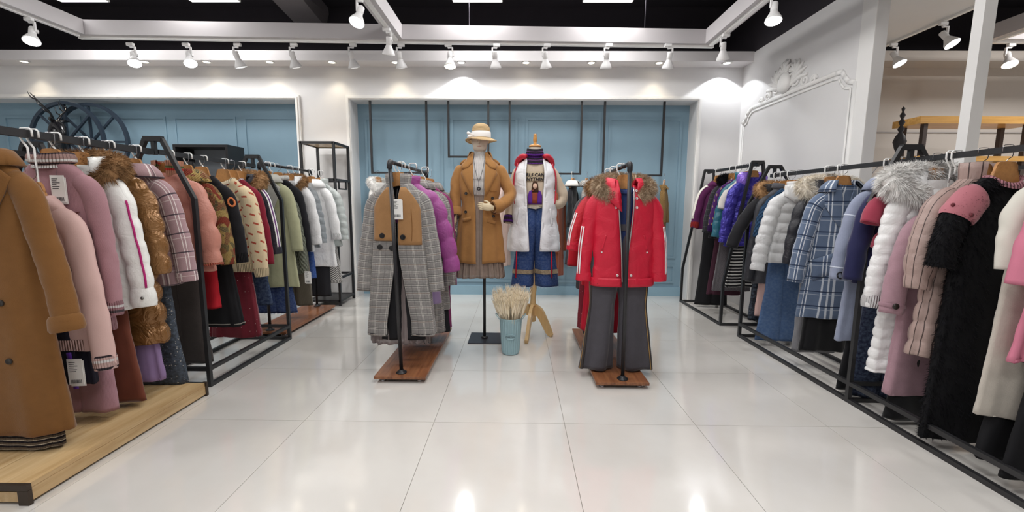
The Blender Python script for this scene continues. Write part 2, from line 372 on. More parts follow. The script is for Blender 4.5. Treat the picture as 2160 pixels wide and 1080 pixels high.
struct(box('ceiling_bulkhead_track', (3.88, 2.2, 2.88), (3.915, 4.9, 2.9), TRIMW))
# grey duct crossing the dark ceiling and suspension rods
dk = struct(mesh('ceiling_duct', [(*atZ(x, y, z)[:2], z) for x, y, z in ((545, -30, 3.45), (590, -30, 3.69), (625, 52, 3.45), (670, 52, 3.69))]+[(*(atZ(x, y, z)[:2]+np.array([.35, 0])), z) for x, y, z in ((545, -30, 3.45), (590, -30, 3.69), (625, 52, 3.45), (670, 52, 3.69))], BOXF, M('duct_grey', '6e6a6c', .7, coord='Object'), None, None, False))
for k, px in enumerate((988, 1365)):
    p = atZ(px, 50, ZT+.14); struct(tube('ceiling_suspension_rod', [(p[0], pM_[1]+.06, ZT+.13), (p[0], pM_[1]+.06, 3.7)], .004, plain('55525a', .5), n=6))
# LED panel lights; nearer rows are unseen, added along the grid for light
PANM = M('led_panel_diffuser', 'f4f4f2', .5, emit=1.2, var=0, coord='Object')
for (px, nm) in ((-4.6, 'far left'), (-3.2, 'left'), (-.43, 'centre'), (.93, 'right')):
    for r_, yy in enumerate((4.42, 2.7, 1.0, -.7)):
        lab = ('square LED ceiling panel at the top edge, ' + nm + ' of the four') if r_ == 0 else 'unseen LED ceiling panel added overhead, %s row from the blue wall, %s one' % (['', 'second', 'third', 'fourth'][r_], nm)
        t = thing('ceiling_panel_light', lab, 'ceiling light', (px, yy, 3.3), group='LED panels under the dark ceiling')
        box('housing', (-.26, -.26, .0), (.26, .26, .05), TRIMW, t); box('diffuser', (-.25, -.25, -.004), (.25, .25, 0), PANM, t)
        tube('suspension_wire', [(0, 0, .05), (0, 0, .4)], .003, CHROME, t, n=5)
        L = bpy.data.lights.new('panel_lamp', 'AREA'); L.shape = 'SQUARE'; L.size = .5; L.energy = PANEL_W; L.color = (1, .985, .97)
        lo = link(bpy.data.objects.new('panel_lamp', L), t); lo.location = (0, 0, -.01)
for yy in (3.6, 1.4):
    for px in (5.6,):
        t = thing('ceiling_panel_light', 'square LED ceiling panel in the side room, %s one' % ('farther' if yy > 2 else 'nearer'), 'ceiling light', (px, yy, 3.3), group='LED panels under the dark ceiling')
        box('housing', (-.26, -.26, .0), (.26, .26, .05), TRIMW, t); box('diffuser', (-.25, -.25, -.004), (.25, .25, 0), PANM, t); tube('suspension_wire', [(0, 0, .05), (0, 0, .4)], .003, CHROME, t, n=5)
        L = bpy.data.lights.new('panel_lamp', 'AREA'); L.shape = 'SQUARE'; L.size = .5; L.energy = PANEL_W*2.6; L.color = (1, .97, .94)
        lo = link(bpy.data.objects.new('panel_lamp', L), t); lo.location = (0, 0, -.01)
# recessed downlights
RING = plain('e9e8e6', .4, coord='Object')
def glow(c, e): return M('lamp_glow_%s_%d' % (c, int(e*10)), c, .5, emit=e, var=0, coord='Object')
def spot(par, loc, rot, e, col, size, blend, rad=.03):
    L = bpy.data.lights.new('lamp_beam', 'SPOT'); L.energy = e; L.color = col; L.spot_size = size; L.spot_blend = blend; L.shadow_soft_size = rad
    o = link(bpy.data.objects.new('lamp_beam', L), par); o.location = loc; o.rotation_euler = rot
ordn = ['first', 'second', 'third', 'fourth', 'fifth', 'sixth', 'seventh', 'eighth', 'ninth', 'tenth', 'eleventh', 'twelfth']
def downlight(p, lab, warm, e, size, blend=.6):
    t = thing('recessed_downlight', lab, 'downlight', (float(p[0]), float(p[1]), float(p[2])), group='recessed downlights in the soffits')
    lathe('ring', [(.035, -.002), (.036, -.006), (.05, -.006), (.055, 0), (.035, .0)], RING, t, caps=(False, False)); lathe('bulb', [(.0, -.0025), (.035, -.0015)], glow('fff1d8' if warm else 'ffffff', 9), t, caps=(False, False))
    spot(t, (0, 0, -.012), (0, 0, 0), e, (1, .86, .62) if warm else (.95, .97, 1), size, blend, .015)
for k, (px, py) in enumerate(((35, 125), (305, 130), (437, 131), (571, 132), (705, 135), (838, 136), (975, 137), (1109, 139), (1243, 141), (1380, 143), (1517, 144))):
    p = atZ(px, py, ZS); p[1] = 5.09
    big = px in (975, 1517)
    downlight(p, 'round recessed downlight, %s from the left in the soffit above the blue recess' % ordn[k], not big, DOWN_W*(3. if big else 1.2), math.radians(112 if big else 96), .12 if big else .8)
for (px, py, nm) in ((1938, 150, 'between column and post'), (2088, 150, 'right of the white post')):
    p = atZ(px, py, ZS); downlight((p[0], max(p[1], 5.06), ZS), 'recessed downlight in the side room soffit %s' % nm, True, DOWN_W*.7, math.radians(60))
downlight((3.36, 3.36, 2.9), 'large recessed downlight in the white bulkhead above the side passage', True, DOWN_W, math.radians(60))
# track spotlights
LAMPW = M('lamp_white_enamel', 'e4e3e3', .4, var=0, coord='Object')
def track_lamp(x, y, z, lab, tilt, turn, on, warm=False, hang=.0, lit=True):
    """adaptor on the track, bent arm, socket and bell shaped head"""
    t = thing('track_spotlight', lab, 'spotlight', (x, y, z), group='white track spotlights')
    box('adaptor', (-.035, -.015, -.03), (.035, .015, 0), LAMPW, t, bevel=.004)
    s = -1 if turn < 0 else 1
    tube('arm', [(.0, 0, -.03), (.0, 0, -.042), (s*.045, 0, -.042), (s*.045, 0, -.12)], .008, LAMPW, t, sq=True)
    hd = bpy.data.objects.new('lamp_head', None); link(hd, t); hd.location = (s*.02, 0, -.115); hd.rotation_euler = (tilt, 0, turn)
    lathe('socket', [(.0, .035), (.024, .034), (.026, .03), (.026, -.03), (.022, -.036)], LAMPW, hd, n=16)
    box('joint', (-.008+s*.018, -.009, -.012), (.008+s*.03, .009, .014), LAMPW, hd)
    lathe('shade', [(.022, -.03), (.028, -.045), (.040, -.07), (.054, -.098), (.060, -.118), (.058, -.122), (.05, -.10), (.02, -.05)], LAMPW, hd, n=24, caps=(False, True))
    lathe('lens', [(.0, -.121), (.03, -.124), (.0575, -.118)], glow('ffe9c8' if warm else 'ffffff', 14 if on else 1.2), hd, n=20, caps=(False, False))
    if lit: spot(hd, (0, 0, -.13), (0, 0, 0), SPOT_W, (1, .9, .75) if warm else (1, .98, .95), math.radians(75), .6, .05)
fx = (240, 365, 480, 605, 735, 840, 942, 1047, 1155, 1287, 1412)
for k, px in enumerate(fx):
    p = atZ(px, 83+.012*(px-800), ZT-.022); rr = random.Random(k)
    if px in (240, 365): tl, tn, on = -.55, .8, True
    elif px == 942: tl, tn, on = -.15, .1, True
    else: tl, tn, on = .35, rr.uniform(-.5, .5), False
    track_lamp(float(p[0]), pM_[1]+.06, ZT-.022, 'white track spotlight, %s from the left on the front beam' % ordn[k], tl, tn if px not in (480, 840, 1155) else -abs(tn)-.1, on, px == 942)
def legy(px, py, X): return float(atX(px, py, X)[1])
track_lamp(pL[0], legy(60, 35, pL[0]), ZT-.022, 'bright white spotlight on the left side beam near the frame edge', -.5, .6, True)
track_lamp(pM_[0]-.03, legy(765, 10, pM_[0]-.03), ZT-.022, 'bright spotlight on the middle beam at the top of the picture', -.45, -.3, True)
track_lamp(pM_[0]-.03, legy(815, 62, pM_[0]-.03), ZT-.022, 'spotlight on the middle beam just before it meets the front beam', .4, .4, False)
track_lamp(pR[0], legy(1532, 68, pR[0]), ZT-.022, 'spotlight near the far end of the right side beam', .5, -.5, False)
track_lamp(pR[0], legy(1640, 0, pR[0]), ZT-.022, 'bright spotlight on the right side beam at the top of the picture', -.3, -.5, True)
track_lamp(3.9, legy(1990, 50, 3.9), 2.88, 'dazzling spotlight under the bulkhead track between column and post', -.6, .4, True)
track_lamp(3.9, legy(1885, 92, 3.9), 2.88, 'bright spotlight under the bulkhead track beside the wall column', -.5, .4, True)
track_lamp(4.95, 4.48, ZT-.022, 'warm spotlight on the side room beam right of the post', -.5, -.4, True, True)
# ================================================================== cloth builders
class Body:
    """hanging garment shell: horizontal superellipse sections from the neck (z=0) down; front is -y"""
    def __init__(s, prof, n=2.5, gap=None, folds=.006, kf=5, quilt=0., qd=.014, wr=.003, seed=0, nu=44, foldtop=.25, dip=0.):
        pz = np.array([p[0] for p in prof])[::-1]; s.n = n; s.gap = gap
        s.L = -prof[-1][0]
        nv = int(max(26, s.L/(quilt/9 if quilt else .03)))
        zs = np.concatenate([np.linspace(0, -.12, 9)[:-1], np.linspace(-.12, -s.L, nv)])
        ip = lambda k: np.interp(zs, pz, np.array([p[k] for p in prof])[::-1])
        def sm(a):
            for _ in range(2): a = np.concatenate([a[:1], (a[:-2]+2*a[1:-1]+a[2:])/4, a[-1:]])
            return a
        s.zs, s.hw, s.hd, s.yc = zs, sm(ip(1)), sm(ip(2)), sm(ip(3))
        g = np.zeros_like(zs)
        if gap: gx = np.interp(zs, [p[0] for p in gap][::-1], [p[1] for p in gap][::-1]); g = np.arcsin(np.clip(gx/s.hw, 0, .97)**(n/2))
        ph = np.linspace(0, 1, nu) if gap else np.arange(nu)/nu
        th = -PI/2 + g[:, None] + ph[None]*(2*PI-2*g[:, None])
        c, sn = np.cos(th), np.sin(th)
        X = s.hw[:, None]*np.sign(c)*abs(c)**(2/n); Y = s.hd[:, None]*np.sign(sn)*abs(sn)**(2/n) + s.yc[:, None]
        t = np.clip((-zs/s.L-foldtop)/(1-foldtop), 0, 1)[:, None]
        d = folds*t**1.2*np.sin(kf*th+1.2*np.sin(zs[:, None]*3+seed)+seed*1.7) + folds*.6*t*np.sin((kf*2+1)*th+seed)
        d = d + wr*wob(th*3, zs[:, None]*22, seed, 5)*np.clip(-zs[:, None]/.15, 0, 1)
        if quilt:
            q = abs(np.sin(PI*(zs[:, None]+.03+.012*np.sin(th*2+seed))/quilt))**.55
            d = d + qd*(q-.45)*np.clip(-zs[:, None]/.10, .25, 1)
        nx, ny = c/s.hw[:, None], sn/s.hd[:, None]; nl = np.sqrt(nx**2+ny**2)
        X = X + d*nx/nl; Y = Y + d*ny/nl
        Z = np.repeat(zs[:, None], nu, 1) + .004*np.sin(3*th+seed)*t
        Z = Z - dip*np.clip(-sn, 0, 1)**2*np.exp(zs[:, None]/.04)
        s.P = np.stack([X, Y, Z], -1)
        # turned-in hem
        last = s.P[-1]; cen = np.array([0, s.yc[-1], 0]); k = 1-.012/np.maximum(.04, np.hypot(last[:, 0], last[:, 1]-s.yc[-1]))
        r1 = last.copy(); r1[:, 2] -= .004; r1[:, :2] = cen[:2]+(last[:, :2]-cen[:2])*(1-(1-k)[:, None]*.4); r2 = last.copy(); r2[:, :2] = cen[:2]+(last[:, :2]-cen[:2])*k[:, None]; r2[:, 2] += .012
        s.P = np.concatenate([s.P, r1[None], r2[None]])
        per = np.sum(np.linalg.norm(np.diff(s.P[14], axis=0), axis=1))
        vv = np.concatenate([zs, [zs[-1]-.01, zs[-1]-.02]])
        uu = np.linspace(0, per, nu if gap else nu+1) - per/2
        s.uv = np.stack(np.broadcast_arrays(uu[None], vv[:, None]), -1)
    def mesh(s, name, mat, parent, thick=None): return grid(name, s.P[:, ::-1], mat, parent, not s.gap, s.uv[:, ::-1], thick=(.007 if s.gap else 0) if thick is None else thick)
    def at(s, z): i = lambda a: float(np.interp(-z, -s.zs, a)); return i(s.hw), i(s.hd), i(s.yc)
    def front(s, x, z, off=.004, back=False):
        hw, hd, yc = s.at(z); q = min(abs(x)/hw, .985); y = hd*(1-q**s.n)**(1/s.n)
        return yc + (y+off if back else -y-off)
    def patch(s, name, x0, x1, z0, z1, mat, parent, off=.004, nx=10, nz=10, curve=None, thick=.003):
        zz = np.linspace(z0, z1, nz); P = []
        for z in zz:
            a, b = (x0, x1) if curve is None else curve(z, x0, x1)
            P.append([(x, s.front(x, z, off), z) for x in np.linspace(a, b, nx)])
        P = np.array(P); uv = np.stack([P[..., 0]-0, P[..., 2]], -1); uv = np.concatenate([uv, uv[:, -1:]], 1)
        return grid(name, P, mat, parent, False, uv, thick=-thick)
    def strip(s, name, pts, w, mat, parent, off=.006):
        pts = smoothpath([(p[0], 0, p[1]) for p in pts], max(8, 5*len(pts))); d = np.gradient(pts, axis=0); d /= np.linalg.norm(d, axis=1)[:, None]
        n = np.stack([-d[:, 2], 0*d[:, 0], d[:, 0]], -1)*w/2
        P = np.stack([pts-n, pts, pts+n], 1)
        for row in P:
            for q in row: q[1] = s.front(q[0], q[2], off)
        return grid(name, P, mat, parent, thick=-.003)
    def button(s, x, z, r, mat, parent, name='button', off=.004):
        y = s.front(x, z, off); P = [(r*.55, .0), (r*.9, -.001), (r, .002), (r*.9, .006), (r*.7, .0045), (.0, .004)]
        o = lathe(name, P, mat, parent, n=12, loc=(x, y, z)); o.rotation_euler = (PI/2, 0, 0); return o
class Sleeve:
    def __init__(s, side, pts, r0, r1, flat=.8, quilt=0., qd=.010, wr=.004, seed=0, nu=20, belly=0., yf=1.):
        pts = smoothpath(pts, 30); ln = np.concatenate([[0], np.cumsum(np.linalg.norm(np.diff(pts, axis=0), axis=1))]); L = ln[-1]
        nv = int(max(26, L/(quilt/9 if quilt else .025))); t = np.linspace(0, 1, nv)
        C = np.stack([np.interp(t*L, ln, pts[:, k]) for k in range(3)], -1); T, A, B = frames(C)
        R = r0+(r1-r0)*t + belly*np.sin(PI*np.clip(t, 0, 1)**1.2)
        cap = np.clip(t*L/.06, 0, 1); R = R*(.55+.45*np.sqrt(1-(1-cap)**2+1e-4))
        th = np.arange(nu)/nu*2*PI
        d = wr*.7*wob(th[None]*2, t[:, None]*L*20, seed, 5)*np.clip(t[:, None]*6, 0, 1) + wr*.8*np.sin(t[:, None]*L*2*PI/.13+3*np.sin(th[None]+seed)+2*np.sin(t[:, None]*5+seed))*np.exp(-((t[:, None]-.55)/.25)**2) + wr*.9*np.sin(3*th[None]+seed+t[:, None]*2)*t[:, None]
        if quilt: d = d + qd*(abs(np.sin(PI*(t[:, None]*L+.02+.01*np.sin(th[None]+seed))/quilt))**.55-.45)*cap[:, None]
        RR = R[:, None]+d*cap[:, None]
        s.C, s.A, s.B, s.R, s.t, s.L, s.flat, s.side = C, A*yf, B, RR, t, L, flat, side; A = A*yf
        s.P = C[:, None] + RR[..., None]*(np.cos(th)[None, :, None]*A[:, None] + flat*np.sin(th)[None, :, None]*B[:, None])
        e = s.P[-1]; c = C[-1]; s.P = np.concatenate([s.P, (c+(e-c)*.8)[None], (c+(e-c)*.72-T[-1]*.03)[None]])
        per = 2*PI*r0; vv = np.concatenate([-t*L, [-L-.01, -L-.03]]); s.uv = np.stack(np.broadcast_arrays(np.linspace(0, per, nu+1)[None], vv[:, None]), -1)
    def mesh(s, name, mat, parent): return grid(name, s.P, mat, parent, True, s.uv, caps=(False, True))
    def ring(s, t, th, off=0.):
        i = lambda a: np.array([np.interp(t, s.t, a[:, k]) for k in range(3)]); R = float(np.interp(t, s.t, s.R.mean(1)))+off
        return i(s.C) + R*(math.cos(th)*i(s.A) + s.flat*math.sin(th)*i(s.B))
    def band(s, name, t0, t1, mat, parent, off=.006, flare=0., n=6):
        th = np.linspace(0, 2*PI, 21)[:-1]; tt = np.linspace(t0, t1, n)
        P = np.array([[s.ring(t, a, off*(1 if 0 < k < n-1 else .2)+flare*k/n) for a in th] for k, t in enumerate(tt)])
        uv = np.stack(np.broadcast_arrays(np.linspace(0, .3, 21)[None], -(tt*s.L)[:, None]), -1)
        return grid(name, P, mat, parent, True, uv)
    def stripe(s, name, t0, t1, th, w, mat, parent, off=.004):
        P = np.array([[s.ring(t, th+(k-1)*w/2/max(.03, float(np.interp(t, s.t, s.R.mean(1)))), off) for k in range(3)] for t in np.linspace(t0, t1, 26)])
        return grid(name, P, mat, parent, thick=-.002)
def fur(name, path, r, mat, parent, n=1500, ln=.035, seed=0, droop=.3, squash=1.):
    """dense tuft of hair round a path"""
    n = int(n*4.5)
    rs = np.random.RandomState(seed); path = np.asarray(path, float); T, A, B = frames(path); m = len(path)
    r = np.broadcast_to(np.asarray(r, float), (m,))
    s = rs.uniform(0, m-1.001, n); i = s.astype(int); u = (s-i)[:, None]; C = path[i]*(1-u)+path[i+1]*u; a = rs.uniform(0, 2*PI, n)
    N = np.cos(a)[:, None]*A[i]+np.sin(a)[:, None]*B[i]; rr = np.interp(s, np.arange(m), r)[:, None]
    b = C+N*rr*.8; D = N+rs.normal(0, .22, (n, 3))+.35*np.stack([wob(C[:, 0]*40, C[:, 2]*40, seed+1), wob(C[:, 1]*40, C[:, 0]*40, seed+2), wob(C[:, 2]*40, C[:, 1]*40, seed+3)], -1); D[:, 2] -= droop; D /= np.linalg.norm(D, axis=1)[:, None]
    S = np.cross(D, rs.normal(0, 1, (n, 3))); S /= np.linalg.norm(S, axis=1)[:, None]; l = ln*rs.uniform(.45, 1.05, n)[:, None]; w = ln*.017
    mid = b+D*l*.6+np.array([0, 0, -1])*l*.12
    V = np.stack([b-S*w, b+S*w, mid+S*w*.8, b+D*l+np.array([0, 0, -1])*l*.3, mid-S*w*.8], 1).reshape(-1, 3)
    F = (np.arange(n)[:, None]*5+np.arange(5)[None]).tolist()
    P = tubeP(path, r*.9, 10); nv, nu = P.shape[:2]; k = len(V); V = np.concatenate([V, P.reshape(-1, 3)])
    F += [[k+a_*nu+b_, k+a_*nu+(b_+1) % nu, k+(a_+1)*nu+(b_+1) % nu, k+(a_+1)*nu+b_] for a_ in range(nv-1) for b_ in range(nu)]
    F += [[k+q for q in range(nu)][::-1], [k+(nv-1)*nu+q for q in range(nu)]]
    return mesh(name, V, F, mat, parent, None, True, 'stuff')
def fuzz(name, P, mat, parent, n=4000, ln=.02, seed=0):
    """short hair all over a surface grid"""
    rs = np.random.RandomState(seed); nv, nu = P.shape[:2]; i = rs.randint(0, nv-3, n); j = rs.randint(0, nu-1, n); u, v = rs.rand(n, 1), rs.rand(n, 1)
    b = (P[i, j]*(1-u)+P[i, j+1]*u)*(1-v)+(P[i+1, j]*(1-u)+P[i+1, j+1]*u)*v
    N = np.cross(P[i, j+1]-P[i, j], P[i+1, j]-P[i, j]); N /= np.linalg.norm(N, axis=1)[:, None]+1e-9
    cen = P.mean(1)[i]; N *= np.sign(((b-cen)*N).sum(1))[:, None]
    D = N*.7+rs.normal(0, .25, (n, 3)); D[:, 2] -= .8; D /= np.linalg.norm(D, axis=1)[:, None]; S = np.cross(D, N+.01); S /= np.linalg.norm(S, axis=1)[:, None]+1e-9
    l = ln*rs.uniform(.6, 1.3, n)[:, None]; w = ln*.12; V = np.stack([b-S*w, b+S*w, b+D*l], 1).reshape(-1, 3)
    return mesh(name, V, (np.arange(n)[:, None]*3+np.arange(3)[None]), mat, parent, None, False, 'stuff')
# ------------------------------------------------------------------ hangers
def _hanger_proto():
    t = thing('wooden_hanger', 'x', 'hanger')
    half = [(0, -.052), (.034, -.055), (.044, -.068), (.054, -.112), (.066, -.138), (.085, -.154), (.100, -.165), (.098, -.176), (.07, -.168), (.03, -.150), (0, -.144)]; prof = half+[(-x, z) for x, z in half[-2:0:-1]]
    o = poly('hanger_arms', prof, HANGW, t, .014, 1)
    md = o.modifiers.new('bevel', 'BEVEL'); md.width = .003; md.segments = 2; md.limit_method = 'ANGLE'
    hook = [(0, 0, -.058), (0, 0, -.048), (.008, 0, -.040), (.020, 0, -.032), (.024, 0, -.022), (.024, 0, .012), (.0225, 0, .0185), (.016, 0, .0215), (0, 0, .0228), (-.016, 0, .0215), (-.0225, 0, .0185), (-.024, 0, .012), (-.024, 0, -.008)]
    tube('hook', hook, .0018, CHROME, t, n=6); t.hide_render = False
    return t
_hp = None
def hanger(loc, rz, label, dz=-.0):
    """wooden hanger hooked over a rail; origin at the rail's centre"""
    global _hp
    if _hp is None: _hp = _hanger_proto(); h = _hp
    else: h = copytree(_hp)
    h.location = (loc[0], loc[1], loc[2]+dz); h.rotation_euler = (0, 0, rz); tag(h, label, 'hanger', 'wooden hangers on the rails')
    return h
_cp = {}
def clip_hanger(loc, rz, label, drop, clips=True):
    """white hanging strip with holes that carries a bar with two clips"""
    t = thing('clip_hanger', label, 'hanger', loc, rz, 'white clip hangers on the rails')
    tube('strip', [(.027, 0, -.012), (.027, 0, .016), (.018, 0, .0245), (-.018, 0, .0245), (-.027, 0, .016), (-.027, 0, -.014), (-.016, 0, -.036), (0, 0, -.06), (0, 0, -drop+.03), (0, -.02 if clips else 0, -drop+.008)], .0042, WHITEPL, t, n=6)
    if not clips: return t
    tube('cross_bar', [(-.08, -.022, -drop+.004), (.08, -.022, -drop+.004)], .0045, WHITEPL, t, n=6)
    for s in (-1, 1): box('clip', (s*.07-.009, -.030, -drop-.03), (s*.07+.009, -.014, -drop+.010), WHITEPL, t)
    return t
# ------------------------------------------------------------------ collars and trims
def ringP(hw, hd, rows, th0, th1, n, yc=0., dip=0.):
    """rows: (radial offset, dz); from angle th0 to th1 (front is -pi/2)"""
    th = np.linspace(th0, th1, n) if th1-th0 < 2*PI-.01 else np.arange(n)/n*2*PI
    out = []
    for dr, dz in rows:
        out.append(np.stack([(hw+dr)*np.cos(th), (hd+dr)*np.sin(th)+yc, dz - dip*np.clip(-np.sin(th), 0, 1)**2], -1))
    return np.array(out)
def collar(par, kind, mat, body, o):
    hw, hd, yc = body.at(0.)
    if kind == 'crew':
        rows = [(.012, -.022), (.010, -.008), (.004, .004), (-.006, .006), (-.012, -.004), (-.01, -.02)]
        grid('neckband', ringP(hw, hd, rows, 0, 2*PI, 32, yc, .037), mat, par, True)
    elif kind == 'turtle':
        h = o.get('ch', .055); rows = [(.012, -.02), (.008, .0), (.004, h*.6), (.008, h), (.016, h*.98), (.024, h*.55), (.024, h*.2), (.014, .0)]
        grid('turtleneck', ringP(hw, hd, rows, 0, 2*PI, 32, yc, .01), mat, par, True)
    elif kind == 'stand':
        h = o.get('ch', .055); rows = [(.010, -.022), (.012, 0), (.016, h*.6), (.016, h), (.006, h+.002), (.0, h*.5), (-.002, 0)]
        grid('stand_collar', ringP(hw, hd, rows, -PI/2+.3, 1.5*PI-.3, 30, yc, .0), mat, par)
    elif kind in ('shirt', 'lapel'):
        w = o.get('cw', 1.); rows = [(.006, -.012), (.004, .022), (.010, .032), (.022, .026), (.040*w, -.006), (.052*w, -.035*w)]
        g = .34 if kind == 'shirt' else .75
        P = ringP(hw, hd, rows, -PI/2+g, 1.5*PI-g, 34, yc, 0.)
        for k in range(2, len(P)):   # keep the fold lying on the front
            for q in P[k]:
                if q[1] < yc and q[2] < 0: q[1] = min(q[1], body.front(q[0], q[2], .010))
        grid('collar', P, mat, par, thick=.005)
        if kind == 'lapel':
            z1 = o.get('lz', -.34); k = o.get('lw', 1.)
            for s in (-1, 1):
                pts = [(.045, .005), (.075, -.012), (.105*k, -.055), (.135*k, -.085), (.120*k, -.145), (.05, z1+.03), (.012, z1), (.012, z1+.08), (.02, -.12)]
                poly('lapel', [(s*a, b) for a, b in pts], mat, par, .006, 3, lambda x, z: body.front(x, z, .010))
    elif kind == 'hood':
        hm = o.get('hmat', mat); fm = o.get('fur')
        # collapsed hood lying on the upper back, open at the front
        rows = [(.012, -.03), (.022, .012), (.036, .045), (.046, .055), (.060, .03), (.066, -.03), (.058, -.10), (.030, -.15)]
        P = ringP(hw, hd, rows, -PI/2+.55, 1.5*PI-.55, 30, yc+.015)
        tt = np.linspace(-1, 1, P.shape[1]); P[:, :, 1] += .03*(1-tt**2)[None]; P[5:, :, 2] += (.05*abs(tt)**1.5)[None]; P[2:5, :, 2] += (-.02*abs(tt))[None]
        P += .005*wob(P[..., 0]*30, P[..., 2]*40, o.get('seed', 0))[..., None]
        P[..., 1] *= o.get('hy', 1.)
        grid('hood', P, hm, par, thick=.006)
        if fm:
            fs = o.get('fs', 1.); pt = smoothpath([(-.085, -hd-.035, -.09), (-.135*fs, -.03, -.03), (-.12*fs, .06, .02), (-.05, .105, .035), (.05, .105, .035), (.12*fs, .06, .02), (.135*fs, -.03, -.03), (.085, -hd-.035, -.09)], 26)
            pt[:, 1] *= o.get('hy', 1.)
            rr = .034*fs*(.75+.35*np.sin(np.linspace(0, PI, 26)))
            fur('fur_trim', pt, rr, fm, par, o.get('fn', 1800), .036*fs, o.get('seed', 0))
    elif kind == 'furcollar':
        pt = smoothpath([(-.05, -hd-.03, -.12), (-.11, -.04, -.03), (-.10, .05, .02), (0, .08, .03), (.10, .05, .02), (.11, -.04, -.03), (.05, -hd-.03, -.12)], 22)
        pt[:, 1] *= o.get('hy', 1.)
        fur('fur_collar', pt, .034, o.get('fur'), par, o.get('fn', 1800), .045, o.get('seed', 0))
def price_tag(par, loc, rz=0., s=1., rx=0.):
    e = bpy.data.objects.new('price_tag', None); link(e, par); e.location = loc; e.rotation_euler = (rx, 0, rz)
    TG = M('tag_card', 'f2f1ee', .5, var=0, coord='Object', pat=None)
    box('card', (-.021*s, -.0008, -.085*s), (.021*s, .0008, 0), TG, e); box('card', (-.017*s, .001, -.09*s), (.025*s, .0024, -.006*s), TG, e)
    ink = plain('3c3c40', .6, coord='Object')
    bl = []
    r = random.Random(7)
    for k in range(6): bl.append(((-.016*s, -.0014, -(.012+.006*k)*s), ((-.016+r.uniform(.012, .03))*s, -.0009, -(.010+.006*k)*s)))
    x = -.015
    while x < .014: w = r.uniform(.0008, .002); bl.append(((x*s, -.0014, -.08*s), ((x+w)*s, -.0009, -.068*s))); x += w+r.uniform(.0008, .0016)
    o = boxes('print', bl, ink, e); o['kind'] = 'stuff'
    tube('string', [(0, 0, -.004*s), (.002, .004, .02*s), (.004, .012, .045*s)], .0006, plain('55555a', .6), e, n=4)
    return e
# ------------------------------------------------------------------ generic hanging garment
def hang(name, label, cat, X, Y, Z, yaw, L, mat, group, neck=-.120, **o):
    """top or coat on a wooden hanger hooked on a rail at (X,Y,Z)"""
    seed = o.get('seed', abs(hash_(label)) % 997); o['seed'] = seed
    hw, dep, hem = o.get('hw', .172), o.get('dep', .062)*o.get('dk', 1.), o.get('hem', .215); q = o.get('quilt', 0.)
    t = thing(name, label, cat, (X, Y, Z), yaw, group)
    prof = [(0, .075, .045, .0), (-.02, .105, .050, 0), (-.055, hw*.80, dep*.80, 0), (-.09, hw*.96, dep*.9, 0), (-.15, hw, dep, 0), (-.30, hw*1.01, dep*1.05, 0), (-L*.62-.05, (hw+hem)/2*o.get('waist', 1.), dep*1.05, 0), (-L, hem, dep*o.get('hemd', 1.1), 0)]
    gap = o.get('gap')
    if gap and not isinstance(gap, list): gap = [(0, gap[0]), (-L*.45, gap[1]), (-L, gap[2])]
    b = Body(prof, gap=gap, folds=o.get('folds', .007), kf=o.get('kf', 5), quilt=q, qd=o.get('qd', .014), wr=o.get('wr', .003), seed=seed, nu=o.get('nu', 44), dip=.035 if o.get('collar') in ('crew', None) else 0.)
    parts = []
    bo = b.mesh('body', [mat, o['lining']] if gap and 'lining' in o else mat, t); parts.append(bo)
    sl = o.get('sl', .56); sleeves = {}
    if sl:
        r0, r1 = o.get('sr', (.062, .048)); sp, fw = o.get('splay', .085), o.get('fwd', .03)
        for s in (-1, 1):
            sx = hw-.035
            k_ = .64*r0; a = [(s*(sx-.055), 0, -.050-k_*.8), (s*(sx-.005), 0, -.078-k_*.75), (s*(sx+.026+sp*.12), -fw*.15, -.07-k_-.05), (s*(sx+.034+sp*.35), -fw*.35, -.07-sl*.36), (s*(sx+.036+sp*.72), -fw*.7, -.06-sl*.68), (s*(sx+.03+sp), -fw, -.06-sl)]
            sv = Sleeve(s, a, r0, r1, o.get('flat', .86), q*.95 if q else 0, o.get('qd', .014)*.75, o.get('swr', .004), seed+s, belly=o.get('belly', 0.), yf=o.get('yf', .62))
            so = sv.mesh('sleeve', o.get('smat', mat), t); sleeves[s] = sv
            if o.get('cuff'): sv.band('cuff', 1-o.get('cuffh', .07)/sv.L, 1.0, o['cuff'], t, .004)
    if o.get('hemband'):
        cl = o.get('hemh', .06); P = []
        for z in np.linspace(-L+cl, -L-.002, 5):
            w_, d_, y_ = b.at(z); th = np.arange(44)/44*2*PI; P.append(np.stack([(w_+.004)*np.sign(np.cos(th))*abs(np.cos(th))**.8, (d_+.004)*np.sign(np.sin(th))*abs(np.sin(th))**.8, 0*th+z], -1))
        if not gap: grid('hem_band', P, o['hemband'], t, True)
    if o.get('collar'): collar(t, o['collar'], o.get('cmat', mat), b, o)
    if o.get('placket'): b.strip('placket', [(0, -.02), (0, -L*.5), (0, -L+.01)], o.get('pw', .03), o['placket'], t)
    if o.get('buttons'):
        n, mt_, rr, xs = o['buttons']
        for k in range(n):
            for x in xs: b.button(x, -.10-(L-.25)*k/max(1, n-1)*.8, rr, mt_, t)
    for k in o.get('pockets', []):
        for s in (-1, 1): b.strip('pocket_flap', [(s*.09, k), (s*.17, k-.01)], .03, o.get('pmat', mat), t, .008)
    if o.get('extra'): o['extra'](t, b, sleeves)
    for c in t.children: c.location.z += neck      # parts hang from the neck, below the rail
    return t, b, sleeves
def hash_(s):
    h = 7
    for ch in s: h = (h*131+ord(ch)) % 1000003
    return h
